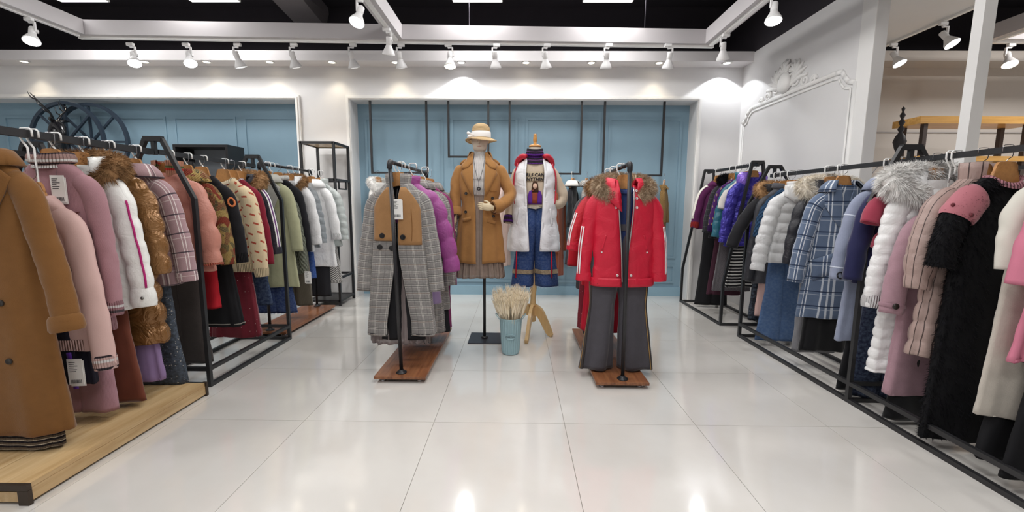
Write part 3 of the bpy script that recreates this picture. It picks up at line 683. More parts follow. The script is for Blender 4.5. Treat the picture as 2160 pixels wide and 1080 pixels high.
# ------------------------------------------------------------------ bottoms
def trousers(name, label, X, Y, Z, yaw, zw, zh, mat, group, hw=.165, hemw=.13, dep=.05, stripe=None, kneew=.105, hemtrim=None, wmat=None, spread=.015, seed=None, hemmat=None, fray=None, fa=.012):
    """waist at height zw, hems at zh (world heights); origin under the rail"""
    t = thing(name, label, 'trousers', (X, Y, Z), yaw, group); seed = hash_(label) % 991 if seed is None else seed
    a, b = zw-Z, zh-Z; L = a-b; tl = []
    for s in (-1, 1):
        n = 40; tt = np.linspace(0, 1, n)
        w = np.interp(tt, [0, .08, .28, .55, 1], [hw*.58, hw*.60, hw*.62, kneew*.72, hemw*.72]); cx = np.interp(tt, [0, .25, .45, 1], [hw*.44, hw*.47, hw*.54, hw*.52+spread])*s
        d = np.interp(tt, [0, .25, .6, 1], [dep*.8, dep*1.1, dep*.95, dep*1.05])
        th = np.arange(28)/28*2*PI; c, sn = np.cos(th), np.sin(th)
        fold = fa*np.clip(tt-.1, 0, 1)[:, None]*np.sin(4*th[None]+seed+s+1.5*tt[:, None]) + .003*wob(th[None]*2, tt[:, None]*14, seed+s)
        Xc = cx[:, None]+(w[:, None]+fold)*np.sign(c)*abs(c)**.85; Yc = (d[:, None]+fold)*np.sign(sn)*abs(sn)**.85
        P = np.stack([Xc, Yc, np.repeat((a-L*tt)[:, None], 28, 1)], -1); e = P[-1]; ce = np.array([cx[-1], 0, b]); P = np.concatenate([P, (ce+(e-ce)*.9+[0, 0, .006])[None], (ce+(e-ce)*.85+[0, 0, .03])[None]])
        lg = grid('leg', P, mat, t, True); tl.append(P)
        if stripe:
            sm_, sw = stripe; col_ = 26 if s > 0 else 16; Q = P[:-2, [col_-1, col_, (col_+1) % 28]]; Q = Q[:, 1:2]+(Q-Q[:, 1:2])*sw; Q = Q+np.array([s*.002, -.003, 0]); grid('side_stripe', Q, sm_, t, thick=.002)
        if hemtrim:
            hm_, h0, h1 = hemtrim; i0, i1 = int(n*(1-h0/L)), max(int(n*(1-h0/L))+2, int(n*(1-h1/L))); Q = P[i0:i1+1].copy(); cc = Q.mean(1, keepdims=True); Q[..., :2] = cc[..., :2]+(Q[..., :2]-cc[..., :2])*1.05; grid('hem_trim', Q, hm_, t, True)
        if fray:
            rs = np.random.RandomState(seed); q = P[-3]; V = []
            for k in range(90):
                i = rs.randint(28); u = rs.rand(); p = q[i]*(1-u)+q[(i+1) % 28]*u; V += [p+[-.0015, 0, 0], p+[.0015, 0, 0], p+[rs.normal(0, .004), rs.normal(0, .004), -rs.uniform(.008, .02)]]
            mesh('frayed_hem', V, [[3*k, 3*k+1, 3*k+2] for k in range(90)], fray, t, None, False, 'stuff')
    th = np.arange(28)/28*2*PI; P = [np.stack([(hw+.004)*np.sign(np.cos(th))*abs(np.cos(th))**.8, (dep*.85+.004)*np.sign(np.sin(th))*abs(np.sin(th))**.8, 0*th+z], -1) for z in np.linspace(a+.01, a-.035, 4)]
    grid('waistband', P, wmat or mat, t, True)
    return t
def skirt(name, label, X, Y, Z, yaw, zw, zh, mat, group, hw=.16, hem=.23, dep=.05, folds=.014, kf=7, hemband=None, pleat=False, wmat=None, cat='skirt'):
    t = thing(name, label, cat, (X, Y, Z), yaw, group); seed = hash_(label) % 991; L = zw-zh
    b = Body([(0, hw, dep, 0), (-.15*L, hw*1.06, dep*1.1, 0), (-L, hem, dep*1.25, 0)], folds=folds, kf=kf, seed=seed, nu=96 if pleat else 56, foldtop=.05)
    o = b.mesh('panel', mat, t); o.location.z = zw-Z
    th = np.arange(28)/28*2*PI; P = [np.stack([(hw+.004)*np.sign(np.cos(th))*abs(np.cos(th))**.8, (dep+.004)*np.sign(np.sin(th))*abs(np.sin(th))**.8, 0*th+z], -1) for z in np.linspace(zw-Z+.01, zw-Z-.03, 4)]
    grid('waistband', P, wmat or mat, t, True)
    if hemband:
        hm_, h0, h1 = hemband; rows = np.linspace(-L+h0, -L+h1, 4); Q = np.stack([np.stack([np.interp(-rows, -b.zs, b.P[:len(b.zs), j, c_]) for c_ in range(3)], -1) for j in range(b.P.shape[1])], 1); cc = Q.mean(1, keepdims=True); Q[..., :2] = cc[..., :2]+(Q[..., :2]-cc[..., :2])*1.03; q = grid('hem_band', Q, hm_, t, True); q.location.z = zw-Z
    return t, b
# ================================================================== racks and furniture
def rail_rack(name, label, X, y0, y1, zr, frames_y, base=(.22, .22), rw=.028, ztop=.075, low=True, floor0=0., sh=1.22):
    """square-tube rack along y: one rail carried by trapezoid A-frames, floor runners"""
    t = thing(name, label, 'clothes rack', (X, y0, 0))
    b = lambda n, a, c, w=.024: bar(n, (a[0]-X, a[1]-y0, a[2]), (c[0]-X, c[1]-y0, c[2]), w, BLACKM, t)
    b('rail', (X, y0, zr), (X, y1, zr), rw)
    xl, xr = X-base[0], X+base[1]
    for fy in frames_y:
        zt = zr+ztop
        b('top_bar', (X-.055, fy, zt), (X+.055, fy, zt), .03)
        for s, xb in ((-1, xl), (1, xr)):
            P = tubeP([(X+s*.05-X, fy-y0, zt), (xb-X, fy-y0, sh), (xb-X, fy-y0, floor0)], .017, 4, True); grid('leg', P, BLACKM, t, True, caps=(True, True), smooth=False)
        b('drop_bar', (X, fy, zt), (X, fy, zr-.02), .022)
        b('foot_bar', (xl, fy, floor0+.012), (xr, fy, floor0+.012))
        if low: b('cross_bar', (xl, fy, floor0+.12), (xr, fy, floor0+.12))
    ya, yb = min(frames_y), max(frames_y)
    if yb > ya:
        for xb in (xl, xr):
            b('floor_runner', (xb, ya, floor0+.012), (xb, yb, floor0+.012))
            if low: b('lower_rail', (xb, ya, floor0+.12), (xb, yb, floor0+.12))
    return t
LX, RX = -2.22, 2.25
rail_rack('clothes_rack', 'black square tube rack over the wooden platform on the left', LX, 1.18, 2.56, 1.50, (1.24,), floor0=.087, low=False, rw=.034)
rail_rack('clothes_rack', 'black frame rack with low side rails just beyond the wooden platform', LX, 2.60, 3.56, 1.505, (2.585, 3.545))
rail_rack('clothes_rack', 'black rack of the second row behind the left garments', -2.90, 1.9, 3.75, 1.475, (2.52, 3.7), low=False, base=(.17, .17), ztop=.06)
rail_rack('clothes_rack', 'small black trapezoid rack in the far right corner by the white wall', 2.30, 4.06, 5.14, 1.59, (4.1, 5.12), low=False, base=(.25, .2), ztop=.02, sh=.42)
rail_rack('clothes_rack', 'long black rack along the right wall', RX, 1.2, 3.78, 1.46, (3.74, 2.47, 1.25), base=(.2, .25), sh=1.22)
rail_rack('clothes_rack', 'thin black rack behind the long right rack near the post', 2.58, 1.3, 2.6, 1.40, (1.35, 2.58), low=False, base=(.05, .05), ztop=.02, rw=.02)
# wooden platform under the left rack
OAK = M('light_oak', 'c9a878', .45, coat=.2, coord='Object', pat=[('grain', 'a07c4c', .7, (9, 1.2, 9)), ('grain', 'e0c79c', .5, (30, 2, 30))], var=.06)
pf = thing('display_platform', 'low light oak platform with dark metal corners under the left garments', 'platform', (-1.93, 1.5, 0))
PX0, PX1, PY0, PY1, PH = -1.35, 0, 0, .96, .085
n = 6; xs = np.linspace(PX0, PX1, n+1)
for k in range(n): box('top_plank', (xs[k]+.0015, PY0+.012, PH-.02), (xs[k+1]-.0015, PY1-.012, PH), OAK, pf)
box('front_board', (PX1-.018, PY0+.012, .012), (PX1, PY1-.012, PH-.021), OAK, pf); box('side_board', (PX0, PY0, .012), (PX1-.03, PY0+.015, PH-.03), OAK, pf)
DKM = M('dark_bronze_metal', '4a4038', .45, .6, coord='Object')
box('metal_edge', (PX0, PY0-.006, PH-.022), (PX1+.006, PY0+.011, PH+.002), DKM, pf); box('metal_corner', (PX1-.035, PY0-.006, 0), (PX1+.006, PY0+.011, PH-.023), DKM, pf)
box('metal_corner', (PX1-.02, PY1-.011, 0), (PX1+.006, PY1+.006, PH+.002), DKM, pf); box('plinth', (PX0, PY0+.03, 0), (PX1-.02, PY1-.02, .012), plain('2c2a28', .8), pf)
# pipe racks on wooden boards
PIPE = M('black_iron_pipe', '2b2b2e', .38, .3, spec=.5, coord='Object', bump=[('n', 300, .1, .001)])
WAL = M('walnut_board', '8a5638', .38, coat=.25, coord='Object', pat=[('grain', '5a3320', .75, (22, 2.2, 22)), ('grain', 'b07a50', .45, (50, 3, 50))])
def pipe_rack(label, x0, x1, y0, y1, xb, yb, xt, ztop, height=.045, legs=True):
    """board with feet, two pipe posts with flanges, elbows and a top pipe; xb/yb posts on the board, xt at the rail"""
    t = thing('pipe_rack', label, 'clothes rack', ((x0+x1)/2, (y0+y1)/2, 0)); ox, oy = (x0+x1)/2, (y0+y1)/2
    box('base_board', (x0-ox, y0-oy, height-.02), (x1-ox, y1-oy, height), WAL, t, bevel=.003)
    for sx in (x0+.05, x1-.05):
        for sy in (y0+.05, y1-.05): lathe('foot', [(.012, height-.02), (.012, .012), (.02, .01), (.022, 0)], CHROME, t, n=12, loc=(sx-ox, sy-oy, 0))
    box('under_frame', (x0+.04-ox, y0+.04-oy, height-.03), (x1-.04-ox, y1-.04-oy, height-.021), BLACKM, t)
    tops = []
    for k in (0, 1):
        pb = np.array([xb[k]-ox, yb[k]-oy, height]); pt = np.array([xt[k]-ox, yb[k]-oy, ztop])
        lathe('flange', [(.036, 0), (.036, .006), (.02, .008), (.018, .022), (.014, .024)], PIPE, t, n=20, loc=tuple(pb))
        tube('post', [pb, pt-(pt-pb)*.02], .0125, PIPE, t, n=12); tops.append(pt)
    d = (tops[1]-tops[0])/np.linalg.norm(tops[1]-tops[0])
    for k, s in ((0, 1), (1, -1)):
        tube('elbow', smoothpath([tops[k]+[0, 0, -.045], tops[k]+[0, 0, -.012], tops[k]+d*s*.012+[0, 0, 0], tops[k]+d*s*.045], 9), .0175, PIPE, t, n=12)
    tube('rail', [tops[0]+d*.01, tops[1]-d*.01], .0125, PIPE, t, n=12)
    return t
CLX, CRX = -.80, .70
pipe_rack('black pipe rack on walnut board left of centre, holding the plaid coats', -.955, -.605, 2.665, 3.80, (-.785, -.78), (2.735, 3.72), (-.825, -.80), 1.465)
pipe_rack('black pipe rack on walnut board right of centre, holding the red jackets', .525, .875, 2.61, 3.80, (.712, .74), (2.67, 3.72), (.705, .745), 1.452)
pipe_rack('black pipe rack on reddish board in the left row before the shelf', -2.42, -2.06, 3.60, 4.62, (-2.24, -2.24), (3.66, 4.56), (-2.24, -2.24), 1.535)
# tall black shelf frame with a hanging bar beside the white pier
def bars_thing(name, label, cat, loc, segs, w, mat=BLACKM):
    t = thing(name, label, cat, loc)
    for nm, a, c in segs: bar(nm, a, c, w, mat, t)
    return t
sx0, sx1, sy0, sy1, sh = -2.43, -2.06, 4.76, 5.16, 1.88
segs = []
for x in (0, sx1-sx0):
    for y in (0, sy1-sy0): segs.append(('post', (x, y, 0), (x, y, sh)))
W_, D_ = sx1-sx0, sy1-sy0
for z in (.06, .33, 1.46, sh-.012):
    segs += [('rail', (0, 0, z), (W_, 0, z)), ('rail', (0, D_, z), (W_, D_, z)), ('rail', (0, 0, z), (0, D_, z)), ('rail', (W_, 0, z), (W_, D_, z))]
shf = bars_thing('display_shelf', 'tall open black metal shelf frame standing against the white pier', 'shelf', (sx0, sy0, 0), segs, .026)
box('top_board', (.013, .013, sh-.016), (W_-.013, D_-.013, sh-.004), OAK, shf); box('lower_board', (.013, .013, .055), (W_-.013, D_-.013, .067), BLACKM, shf)
bar('hook_bar', (W_+.0, .1, 1.36), (W_+.0, .3, 1.36), .016, BLACKM, shf); bar('hook_bar', (W_, .1, 1.36), (W_, .1, 1.46), .016, BLACKM, shf); bar('hook_bar', (W_, .3, 1.36), (W_, .3, 1.46), .016, BLACKM, shf)
# hanging rails in the blue recess
YH = 5.275
for x0, x1, zb, lab in ((-1.81, -1.12, 1.575, 'black hanging rail in the blue recess, leftmost of the four'), (-.85, -.36, 1.776, 'short black hanging rail behind the straw hat'), (-.10, .78, 1.575, 'black hanging rail in the blue recess behind the white vest'), (1.06, 1.78, 1.56, 'black hanging rail in the blue recess, rightmost of the four')):
    t = thing('hanging_rail', lab, 'hanging rail', (x0, YH, zb))
    for x in (0, x1-x0): bar('hanger_post', (x, 0, -.012), (x, 0, ZO-zb), .024, BLACKM, t)
    bar('cross_bar', (.012, 0, 0), (x1-x0-.012, 0, 0), .022, BLACKM, t)
# wheels, stag head and dark shelf at the far left
dsh = thing('display_shelf', 'low dark shelf unit behind the left racks below the wheels', 'shelf', (-5.6, 4.88, 0))
for z in (1.46, 1.9): 
    if z < 1.5: box('board', (0, 0, z-.03), (2.3, .44, z), BLACKM, dsh)
for x in (0, 2.27): box('side_panel', (x, 0, 0), (x+.03, .44, 1.43), BLACKM, dsh)
bx = thing('display_box', 'open black box frame on the dark shelf right of the wheels', 'box', (-4.05, 4.97, 1.46))
for a, c in (((0, 0, 0), (.03, .3, .38)), ((.62, 0, 0), (.65, .3, .38)), ((0, 0, .38), (.65, .3, .41))): box('panel', a, c, BLACKM, bx)
box('back_panel', (.03, .29, 0), (.62, .3, .38), plain('8b9198', .6), bx)
def wheel(label, px, py, Y, r, ph):
    c = atY(px, py, Y); t = thing('decorative_wheel', label, 'wheel', (c[0], Y, 1.465)); zc = r+.02
    th = np.linspace(0, 2*PI, 49)
    pts = np.stack([r*np.cos(th), 0*th, zc+r*np.sin(th)], -1); P = []
    for a in th[:-1]: P.append([((r+u)*math.cos(a), v, zc+(r+u)*math.sin(a)) for u, v in ((-.018, -.018), (.018, -.018), (.018, .018), (-.018, .018))])
    P.append(P[0]); grid('rim', P, M('blue_black_iron', '2e3a48', .5, coord='Object'), t, True, smooth=False)
    for k in range(8):
        a = ph+k*PI/4; bar('spoke', (.03*math.cos(a), 0, zc+.03*math.sin(a)), ((r-.018)*math.cos(a), 0, zc+(r-.018)*math.sin(a)), .022, _mats['blue_black_iron'], t)
    o = lathe('hub', [(.05, -.025), (.05, .025)], _mats['blue_black_iron'], t, n=16); o.rotation_euler = (PI/2, 0, 0); o.location = (0, 0, zc)
wheel('dark iron spoked wheel nearer the stag head', 143, 293, 5.20, .45, PI/2)
wheel('dark iron spoked wheel partly behind the other, against the blue wall', 195, 303, 5.27, .45, PI/2)
GLB = M('glossy_black_resin', '1a1a1d', .18, spec=.6, coord='Object', bump=[('n', 40, .3, .006)])
c = atY(118, 262, 5.0)
st = thing('stag_head', 'glossy black stag bust with antlers on a chrome foot behind the rack', 'figurine', (float(c[0]), 5.0, 1.46), .2)
k = float(c[2])-1.46
lathe('foot', [(.09, 0), (.09, .02), (.05, .03), (.03, .08), (.04, .10)], CHROME, st, n=24)
tube('neck_and_head', smoothpath([(-.02, 0, .09), (-.02, 0, .2), (-.01, 0, k-.14), (0, 0, k-.05), (.03, -.02, k-.01), (.08, -.05, k-.04), (.12, -.08, k-.10), (.13, -.09, k-.13)], 20), np.interp(np.linspace(0, 1, 20), [0, .2, .45, .6, .7, .85, 1], [.085, .08, .065, .055, .052, .035, .022]), GLB, st, n=12)
for s in (-1, 1):
    tube('ear', smoothpath([(0, s*.04, k+.02), (.02, s*.09, k+.05), (.05, s*.13, k+.05)], 8), [.012, .02, .024, .024, .02, .015, .01, .003], GLB, st, n=6)
    main = smoothpath([(0, s*.025, k+.04), (.01, s*.08, k+.12), (.0, s*.17, k+.20), (-.05, s*.22, k+.30)], 14)
    an = bpy.data.objects.new('antler', None); link(an, st)
    tube('beam', main, np.linspace(.014, .004, 14), GLB, an, n=6)
    for i, l in ((4, .10), (7, .12), (10, .09)):
        p = main[i]; tube('tine', smoothpath([p, p+[-.05, s*.01, .03], p+[-.07, s*.02, l]], 7), np.linspace(.010, .002, 7), GLB, an, n=6)
# side room : wooden topped shelf and wire dress cage
PINE = M('honey_pine', 'd8a860', .4, coat=.2, coord='Object', pat=[('grain', 'b07e3c', .6, (2, 30, 30))])
BRN = M('brown_metal', '4a3f3c', .5, coord='Object')
ps = thing('display_shelf', 'brown metal shelf with honey coloured wooden boards in the side room', 'shelf', (4.08, 4.4, 0))
for z in (2.03, 1.66): 
    box('board', (-.03, -.02, z), (1.2, .3, z+.07 if z > 2 else z+.05), PINE, ps)
for x in (.05, 1.08):
    for y in (.02, .25): bar('post', (x, y, 0), (x, y, 2.03), .04, BRN, ps)
box('board', (-.03, -.02, 1.25), (1.2, .3, 1.3), BRN, ps)
dc = thing('dress_cage', 'black turned finial with arching wires beside the wall column', 'decor', (3.46, 3.92, 0))
lathe('finial', [(.0, 2.09), (.014, 2.07), (.007, 2.04), (.022, 2.01), (.009, 1.98), (.024, 1.95), (.011, 1.92), (.026, 1.89), (.013, 1.86), (.034, 1.83), (.05, 1.78), (.034, 1.72), (.018, 1.68), (.016, 1.60), (.016, .03), (.16, .02), (.16, 0)], M('charcoal_wood', '2c2a2d', .5, coord='Object'), dc, n=20)
for k_ in range(9):
    a = k_*2*PI/9; tube('wire', smoothpath([(.016*math.cos(a), .016*math.sin(a), 1.62), (.1*math.cos(a), .1*math.sin(a), 1.60), (.19*math.cos(a), .19*math.sin(a), 1.47), (.22*math.cos(a), .22*math.sin(a), 1.2)], 12), .003, CHROME, dc, n=5)
tube('hoop', [(.22*math.cos(a), .22*math.sin(a), 1.2) for a in np.linspace(0, 2*PI, 25)], .004, CHROME, dc, n=5)
bxs = thing('display_box', 'black slotted box on the side room stand near the column', 'box', (3.0, 3.02, 0))
bar('stem', (.06, .06, 0), (.06, .06, 1.42), .03, BLACKM, bxs); box('box', (-.06, 0, 1.42), (.2, .12, 1.56), BLACKM, bxs, bevel=.006); box('foot_plate', (-.06, -.06, 0), (.18, .18, .012), BLACKM, bxs)
# ================================================================== garments on the side racks
def R(d): return math.radians(d)
GL, GR, GC, GB = 'garments on the left racks', 'garments on the right racks', 'garments on the two centre racks', 'garments on the recess rails'
YK = .42
def place(side, px, hem, cuff, yaw, X, Z, drop=0., xe=None):
    """centre depth, garment length and sleeve length from the aisle-side edge pixel column and the hem and cuff rows"""
    ex = xe if xe is not None else (-1.95 if side < 0 else 1.97); Ye = float(atX(px, 480, ex)[1])
    Yc = Ye - .25*math.sin(R(abs(yaw))*YK); nz = Z-.120-drop
    L = nz-float(atY(px, hem, Ye-.05)[2]); sl = nz-.06-float(atY(px, cuff, Ye)[2]) if cuff else 0
    return Yc, max(.35, L), max(.15, sl) if cuff else 0, Ye
ROW = {-1: [], 1: []}; POST = {-1: [1.24, 2.585, 3.545, 3.66, 4.56], 1: [1.25, 3.74, 4.1, 5.12]}
def G(side, px, hem_y, cuff_y, yaw, *a, drop=0., Z=None, X=None, xe=None, **o):
    """note a top or coat; the rows are spaced out and built by build_rows()"""
    X = X if X is not None else (LX if side < 0 else RX); Z = Z or (1.50 if side < 0 else 1.46)
    Y, L, sl, Ye = place(side, px, hem_y, cuff_y, yaw, X, Z, drop, xe)
    o.setdefault('dk', .66); o.setdefault('hy', .5)
    d = max(o.get('dep', .062)*o['dk']*1.12+o.get('folds', .007)+(o.get('qd', .014)*.55 if o.get('quilt') else .002), o.get('sr', (.062, .048))[0]*.62+.016)
    if o.get('collar') == 'hood' or o.get('extra') and 'fur_coat' in a: d += .008
    ROW[side].append(dict(Y=Y, d=d, X=X, Z=Z, L=L, sl=sl, yaw=yaw, a=a, drop=drop, o=o, bt=[]))
def build_rows():
    for side in (-1, 1):
        it = [dict(Y=y, d=.022, post=True) for y in POST[side]] + ROW[side]; it.sort(key=lambda e: e['Y'])
        for e in it: e['y'] = e['Y']
        for k in range(400):                       # push neighbours apart until they no longer touch
            mv = 0.
            for p, q in zip(it, it[1:]):
                g = (p['d']+q['d'])*(.86 if side < 0 else .74)-(q['y']-p['y'])
                if g > 1e-4:
                    a_, b_ = (0., 1.) if p.get('post') else (1., 0.) if q.get('post') else (.5, .5)
                    if p.get('post') and q.get('post'): continue
                    p['y'] -= g*a_*.9; q['y'] += g*b_*.9; mv += g
            if mv < 1e-3: break
        for n_, e in enumerate(it):
            if e.get('post'): continue
            name, label, cat, short, mat = e['a']; o = e['o']; yw = min(e['yaw'], 6)*YK; a = R(yw) if side < 0 else -R(yw)
            if 'hemband' in o or o.get('narrow'): o.setdefault('hem', .20)
            hang(name, label, cat, e['X'], e['y'], e['Z'], a, e['L'], mat, GL if side < 0 else GR, neck=-.120-e['drop'], sl=e['sl'], **o)
            if e['drop']: clip_hanger((e['X'], e['y'], e['Z']), a, 'white strap from which the %s hangs' % short, e['drop']-.028, False)
            hanger((e['X'], e['y'], e['Z']-e['drop']), a, 'wooden hanger carrying the '+short)
        for b in BOT[side]:                        # bottoms hang inside the nearest top
            c = sorted((e for e in ROW[side]), key=lambda e: abs(e['y']-b['Y'])+.25*len(e['bt'])); e = c[0]; e['bt'].append(1); o = b['o']
            zw = min(b['zw'], e['Z']-.36); o['dep'] = .030; o['hw'] = min(o.get('hw', .12), .12); y = e['y']+.004; x = e['X']+b['dx']
            yw = min(e['yaw'], 6)*YK; a = R(yw) if side < 0 else -R(yw)
            if b['kind'] == 't':
                o.setdefault('fa', .006); r = trousers(b['name'], b['label'], x, y, e['Z'], a, zw, b['zh'], b['mat'], GL if side < 0 else GR, **o)
            else:
                o.setdefault('folds', .006); r = skirt(b['name'], b['label'], x, y, e['Z'], a, zw, b['zh'], b['mat'], GL if side < 0 else GR, **o)
            if b['then']: b['then'](r)
            clip_hanger((e['X'], y+.022, e['Z']), a, 'white strap holding the '+b['short'], e['Z']-zw-.012)
BOT = {-1: [], 1: []}
def zpx(px, py, Ye): return float(atY(px, py, Ye)[2])
def BT(side, kind, px, hem_y, yaw, name, label, short, mat, zw=None, Z=None, X=None, xe=None, dx=0., then=None, **o):
    """trousers or skirt hung below the tops; px is the aisle-side edge of its hem"""
    ex = xe if xe is not None else (-2.0 if side < 0 else 2.05); Ye = float(atX(px, 620, ex)[1]); zh = max(.10 if side < 0 and Ye < 2.5 else .03, zpx(px, hem_y, Ye))
    BOT[side].append(dict(kind=kind, Y=Ye-.15*math.sin(R(abs(yaw))*YK), zh=zh, zw=zw or min(zh+.98, 1.12), dx=dx*.3, name=name, label=label, short=short, mat=mat, o=o, then=then))
BTN = plain('2a2420', .35); BTNW = plain('d8d4cc', .3, .6); ZIP = plain('c9c9c9', .3, .8)
BROWNFUR, TANFUR, WHITEFUR, BLACKFUR = furm('b08a62', '6e5338'), furm('c9a47a', '8a6844'), furm('faf9f7', 'efedea'), furm('0d0d10', '17161b')
# ---- left rack, nearest first
G(-1, 128, 915, 690, 8, 'wool_coat', 'long camel wool coat nearest the camera at the left edge', 'coat', 'long camel coat', wool('7f5831'), hw=.155, splay=.15, dep=.055, dk=.95, sr=(.066, .060), collar='lapel', buttons=(4, BTN, .014, (.05,)), fwd=.05,
  extra=lambda t, b, s: [s[1].band('rolled_cuff', .90, 1.0, wool('7f5831'), t, .012, .01), s[-1].band('rolled_cuff', .90, 1.0, wool('7f5831'), t, .012, .01)])
BT(-1, 's', 135, 978, 8, 'knit_dress', 'striped black and cream knit hem showing below the camel coat', 'striped knit dress', rib('6f6357', [('v', .022, 0, .009, '25222a', 1.), ('v', .022, .55, .003, 'e6ddcc', 1.)], 'strp'), zw=1.1, hem=.165, hw=.11, folds=.003, cat='dress', xe=-1.98, dx=.0)
def zband(mats): return rib(mats[0], [('v', .06, .1, .012, mats[1], 1), ('v', .06, .5, .012, mats[2], 1)], 'tri'+mats[0])
G(-1, 218, 738, 768, 14, 'sweatshirt', 'pale pink sweatshirt hanging low behind the camel coat', 'sweater', 'pale pink sweatshirt', cotton('d2b0aa'), drop=.16, hw=.165, dep=.045, sr=(.064, .055), collar='crew', cuff=zband(('d2b0aa', '3a3238', 'e9e4e2')), hemband=rib('d2b0aa'), hemh=.05, splay=.10,
  extra=lambda t, b, s: [b.strip('dark_tape', [(.04, -.33), (.19, -.335)], .018, plain('3a3238', .6), t)])
def mauve_x(t, b, s):
    price_tag(t, (.06, b.front(.06, -.07, .014), -.06), 0, 1.5)
    lm = foil('8a5a58', .35)
    for ch, x in (('G', -.06), ('C', .03), ('Y', .105)): text('letter', ch, .10, lm, t, (x, b.front(x, -.27, .006), -.27), extrude=.003, bold=.002)
G(-1, 250, 700, 660, 14, 'knit_sweater', 'mauve knit sweater with striped roll neck, price tag and raised letters', 'sweater', 'mauve lettered sweater', knit('a87f86'), hw=.18, splay=.06, sr=(.06, .045), collar='turtle', cmat=rib('a98a84', [('v', .05, .25, .012, 'f2f0ee', 1), ('v', .05, .55, .010, '4a4048', 1)], 'mv'), ch=.05, cuff=zband(('a87f86', 'e9e4e4', '5a5054')), hemband=rib('a87f86'), extra=mauve_x)
def navy_skirt_x(r):
    k, q = r; z = k.children[0].location.z
    q.strip('purple_ribbon', [(.10, -q.L+.16), (.115, -q.L-.02)], .02, plain('5a2a9c', .5), k, .010).location.z = z
    price_tag(k, (.125, q.front(.125, -q.L+.1, .016), z-q.L+.13), .1, 1.5)
BT(-1, 's', 212, 800, 14, 'skirt', 'dark navy skirt with purple ribbon and white tag under the pink sweatshirt', 'dark navy skirt', cotton('1d1c28'), zw=1.0, hem=.18, then=navy_skirt_x)
BT(-1, 't', 262, 855, 16, 'knit_trousers', 'mauve knit trousers hanging low behind the navy skirt', 'mauve knit trousers', knit('a8808a'), zw=.95, hemw=.11, dx=.02)
def wp_x(t, b, s):
    s[1].stripe('magenta_zip', .22, .86, PI*.72, .012, plain('b01a6e', .5), t, .006); s[1].band('snap_cuff', .86, 1., nylon('ecece8'), t, .006)
    o = lathe('snap', [(.008, 0), (.008, .004), (0, .005)], plain('8a8a86', .3, .9), t, n=10, loc=tuple(s[1].ring(.93, PI*.85, .012))); o.rotation_euler = (PI/2, 0, 0)
    b.strip('front_fly', [(.03, -.03), (.035, -.3), (.03, -.6)], .035, nylon('e9e9e4'), t)
G(-1, 312, 650, 640, 22, 'puffer_jacket', 'white puffer jacket with brown fur hood and magenta sleeve zip', 'jacket', 'white fur-hooded puffer', nylon('eeeeea'), quilt=.13, qd=.018, dep=.075, sr=(.068, .058), collar='hood', fur=BROWNFUR, fs=1.25, fn=2600, splay=.10, gap=(.02, .012, .012), lining=cotton('b5a48e'), extra=wp_x)
BT(-1, 't', 312, 835, 18, 'trousers', 'wide rust brown trousers under the white puffer', 'rust brown trousers', velvet('6e3a2a'), zw=1.02, hemw=.16, dx=.0)
G(-1, 352, 725, 575, 18, 'long_puffer', 'long shiny bronze brown puffer coat', 'coat', 'bronze puffer coat', foil('8a6238', .25), quilt=.12, qd=.026, dep=.075, sr=(.066, .056), collar='shirt', placket=foil('8a6238', .25), hem=.22)
BT(-1, 's', 338, 800, 16, 'skirt', 'soft purple skirt under the bronze puffer', 'purple skirt', cotton('8f78a0'), zw=1.0, hem=.19)
pkpl = wool('a78a8e', [('u', .085, .0, .006, 'e8dedc', .9), ('u', .085, .25, .006, 'e8dedc', .9), ('v', .11, .1, .007, '352f3a', .9), ('v', .11, .35, .004, 'd9cac8', .7), ('u', .17, .55, .006, '4a4048', .6)], 'pkpl')
G(-1, 402, 600, 590, 20, 'plaid_coat', 'dusty pink plaid wool coat with white and black lines', 'coat', 'dusty pink plaid coat', pkpl, sr=(.07, .064), collar='shirt', cw=1.25, dep=.062, cuff=pkpl, cuffh=.06, splay=.10)
BT(-1, 't', 408, 800, 14, 'jeans', 'faded charcoal flared jeans with studded hems', 'charcoal studded jeans', denim('3a3f46', [('speck', 70, .16, 'c9c4b8')], 'st'), zw=1.02, hemw=.155, dx=.0)
def salmon_x(t, b, s):
    s[1].band('striped_rib', .97, 1.0, rib('b5604e', [('v', .03, 0, .012, '5a6a3c', 1)], 'sal'), t, .004)
G(-1, 445, 575, 560, 20, 'puffer_jacket', 'salmon pink puffer jacket with ribbed green and red collar', 'jacket', 'salmon puffer jacket', nylon('c08272', .5), quilt=.17, qd=.03, dep=.075, sr=(.070, .058), belly=.008, collar='stand', cmat=rib('b9826a', [('v', .07, .72, .014, 'c23a30', 1), ('v', .07, .93, .012, '5a6a3c', 1)], 'salc'), ch=.075, extra=salmon_x, hem=.22)
BT(-1, 't', 468, 755, 14, 'trousers', 'dark grey brown trousers under the salmon puffer', 'dark grey trousers', wool('4a4442'), zw=1.06, hemw=.13)
tweed = M('tweed_patchwork', 'b89a5c', .95, spec=.2, bump=[('uv', 90, .9, .006)], pat=[('cells', 14, '7c3a34', .52), ('cells', 19, '3c3c34', .58), ('check', .011, 'e2c986', .55), ('cells', 9, '9c4a3a', .6)], var=.2, vscale=60)
G(-1, 492, 558, 556, 16, 'tweed_jacket', 'chunky tweed jacket in maroon, mustard and black blocks', 'jacket', 'mustard tweed jacket', tweed, sr=(.066, .056), collar='shirt', cw=1.3, dep=.062, buttons=(3, plain('9c4a3a', .5), .016, (.03,)))
BT(-1, 's', 503, 690, 14, 'skirt', 'black A-line skirt with pale hem stitching', 'black A-line skirt', cotton('1c1c1f'), zw=1.05, hem=.21, hemband=(plain('8a867e', .8), .022, .014))
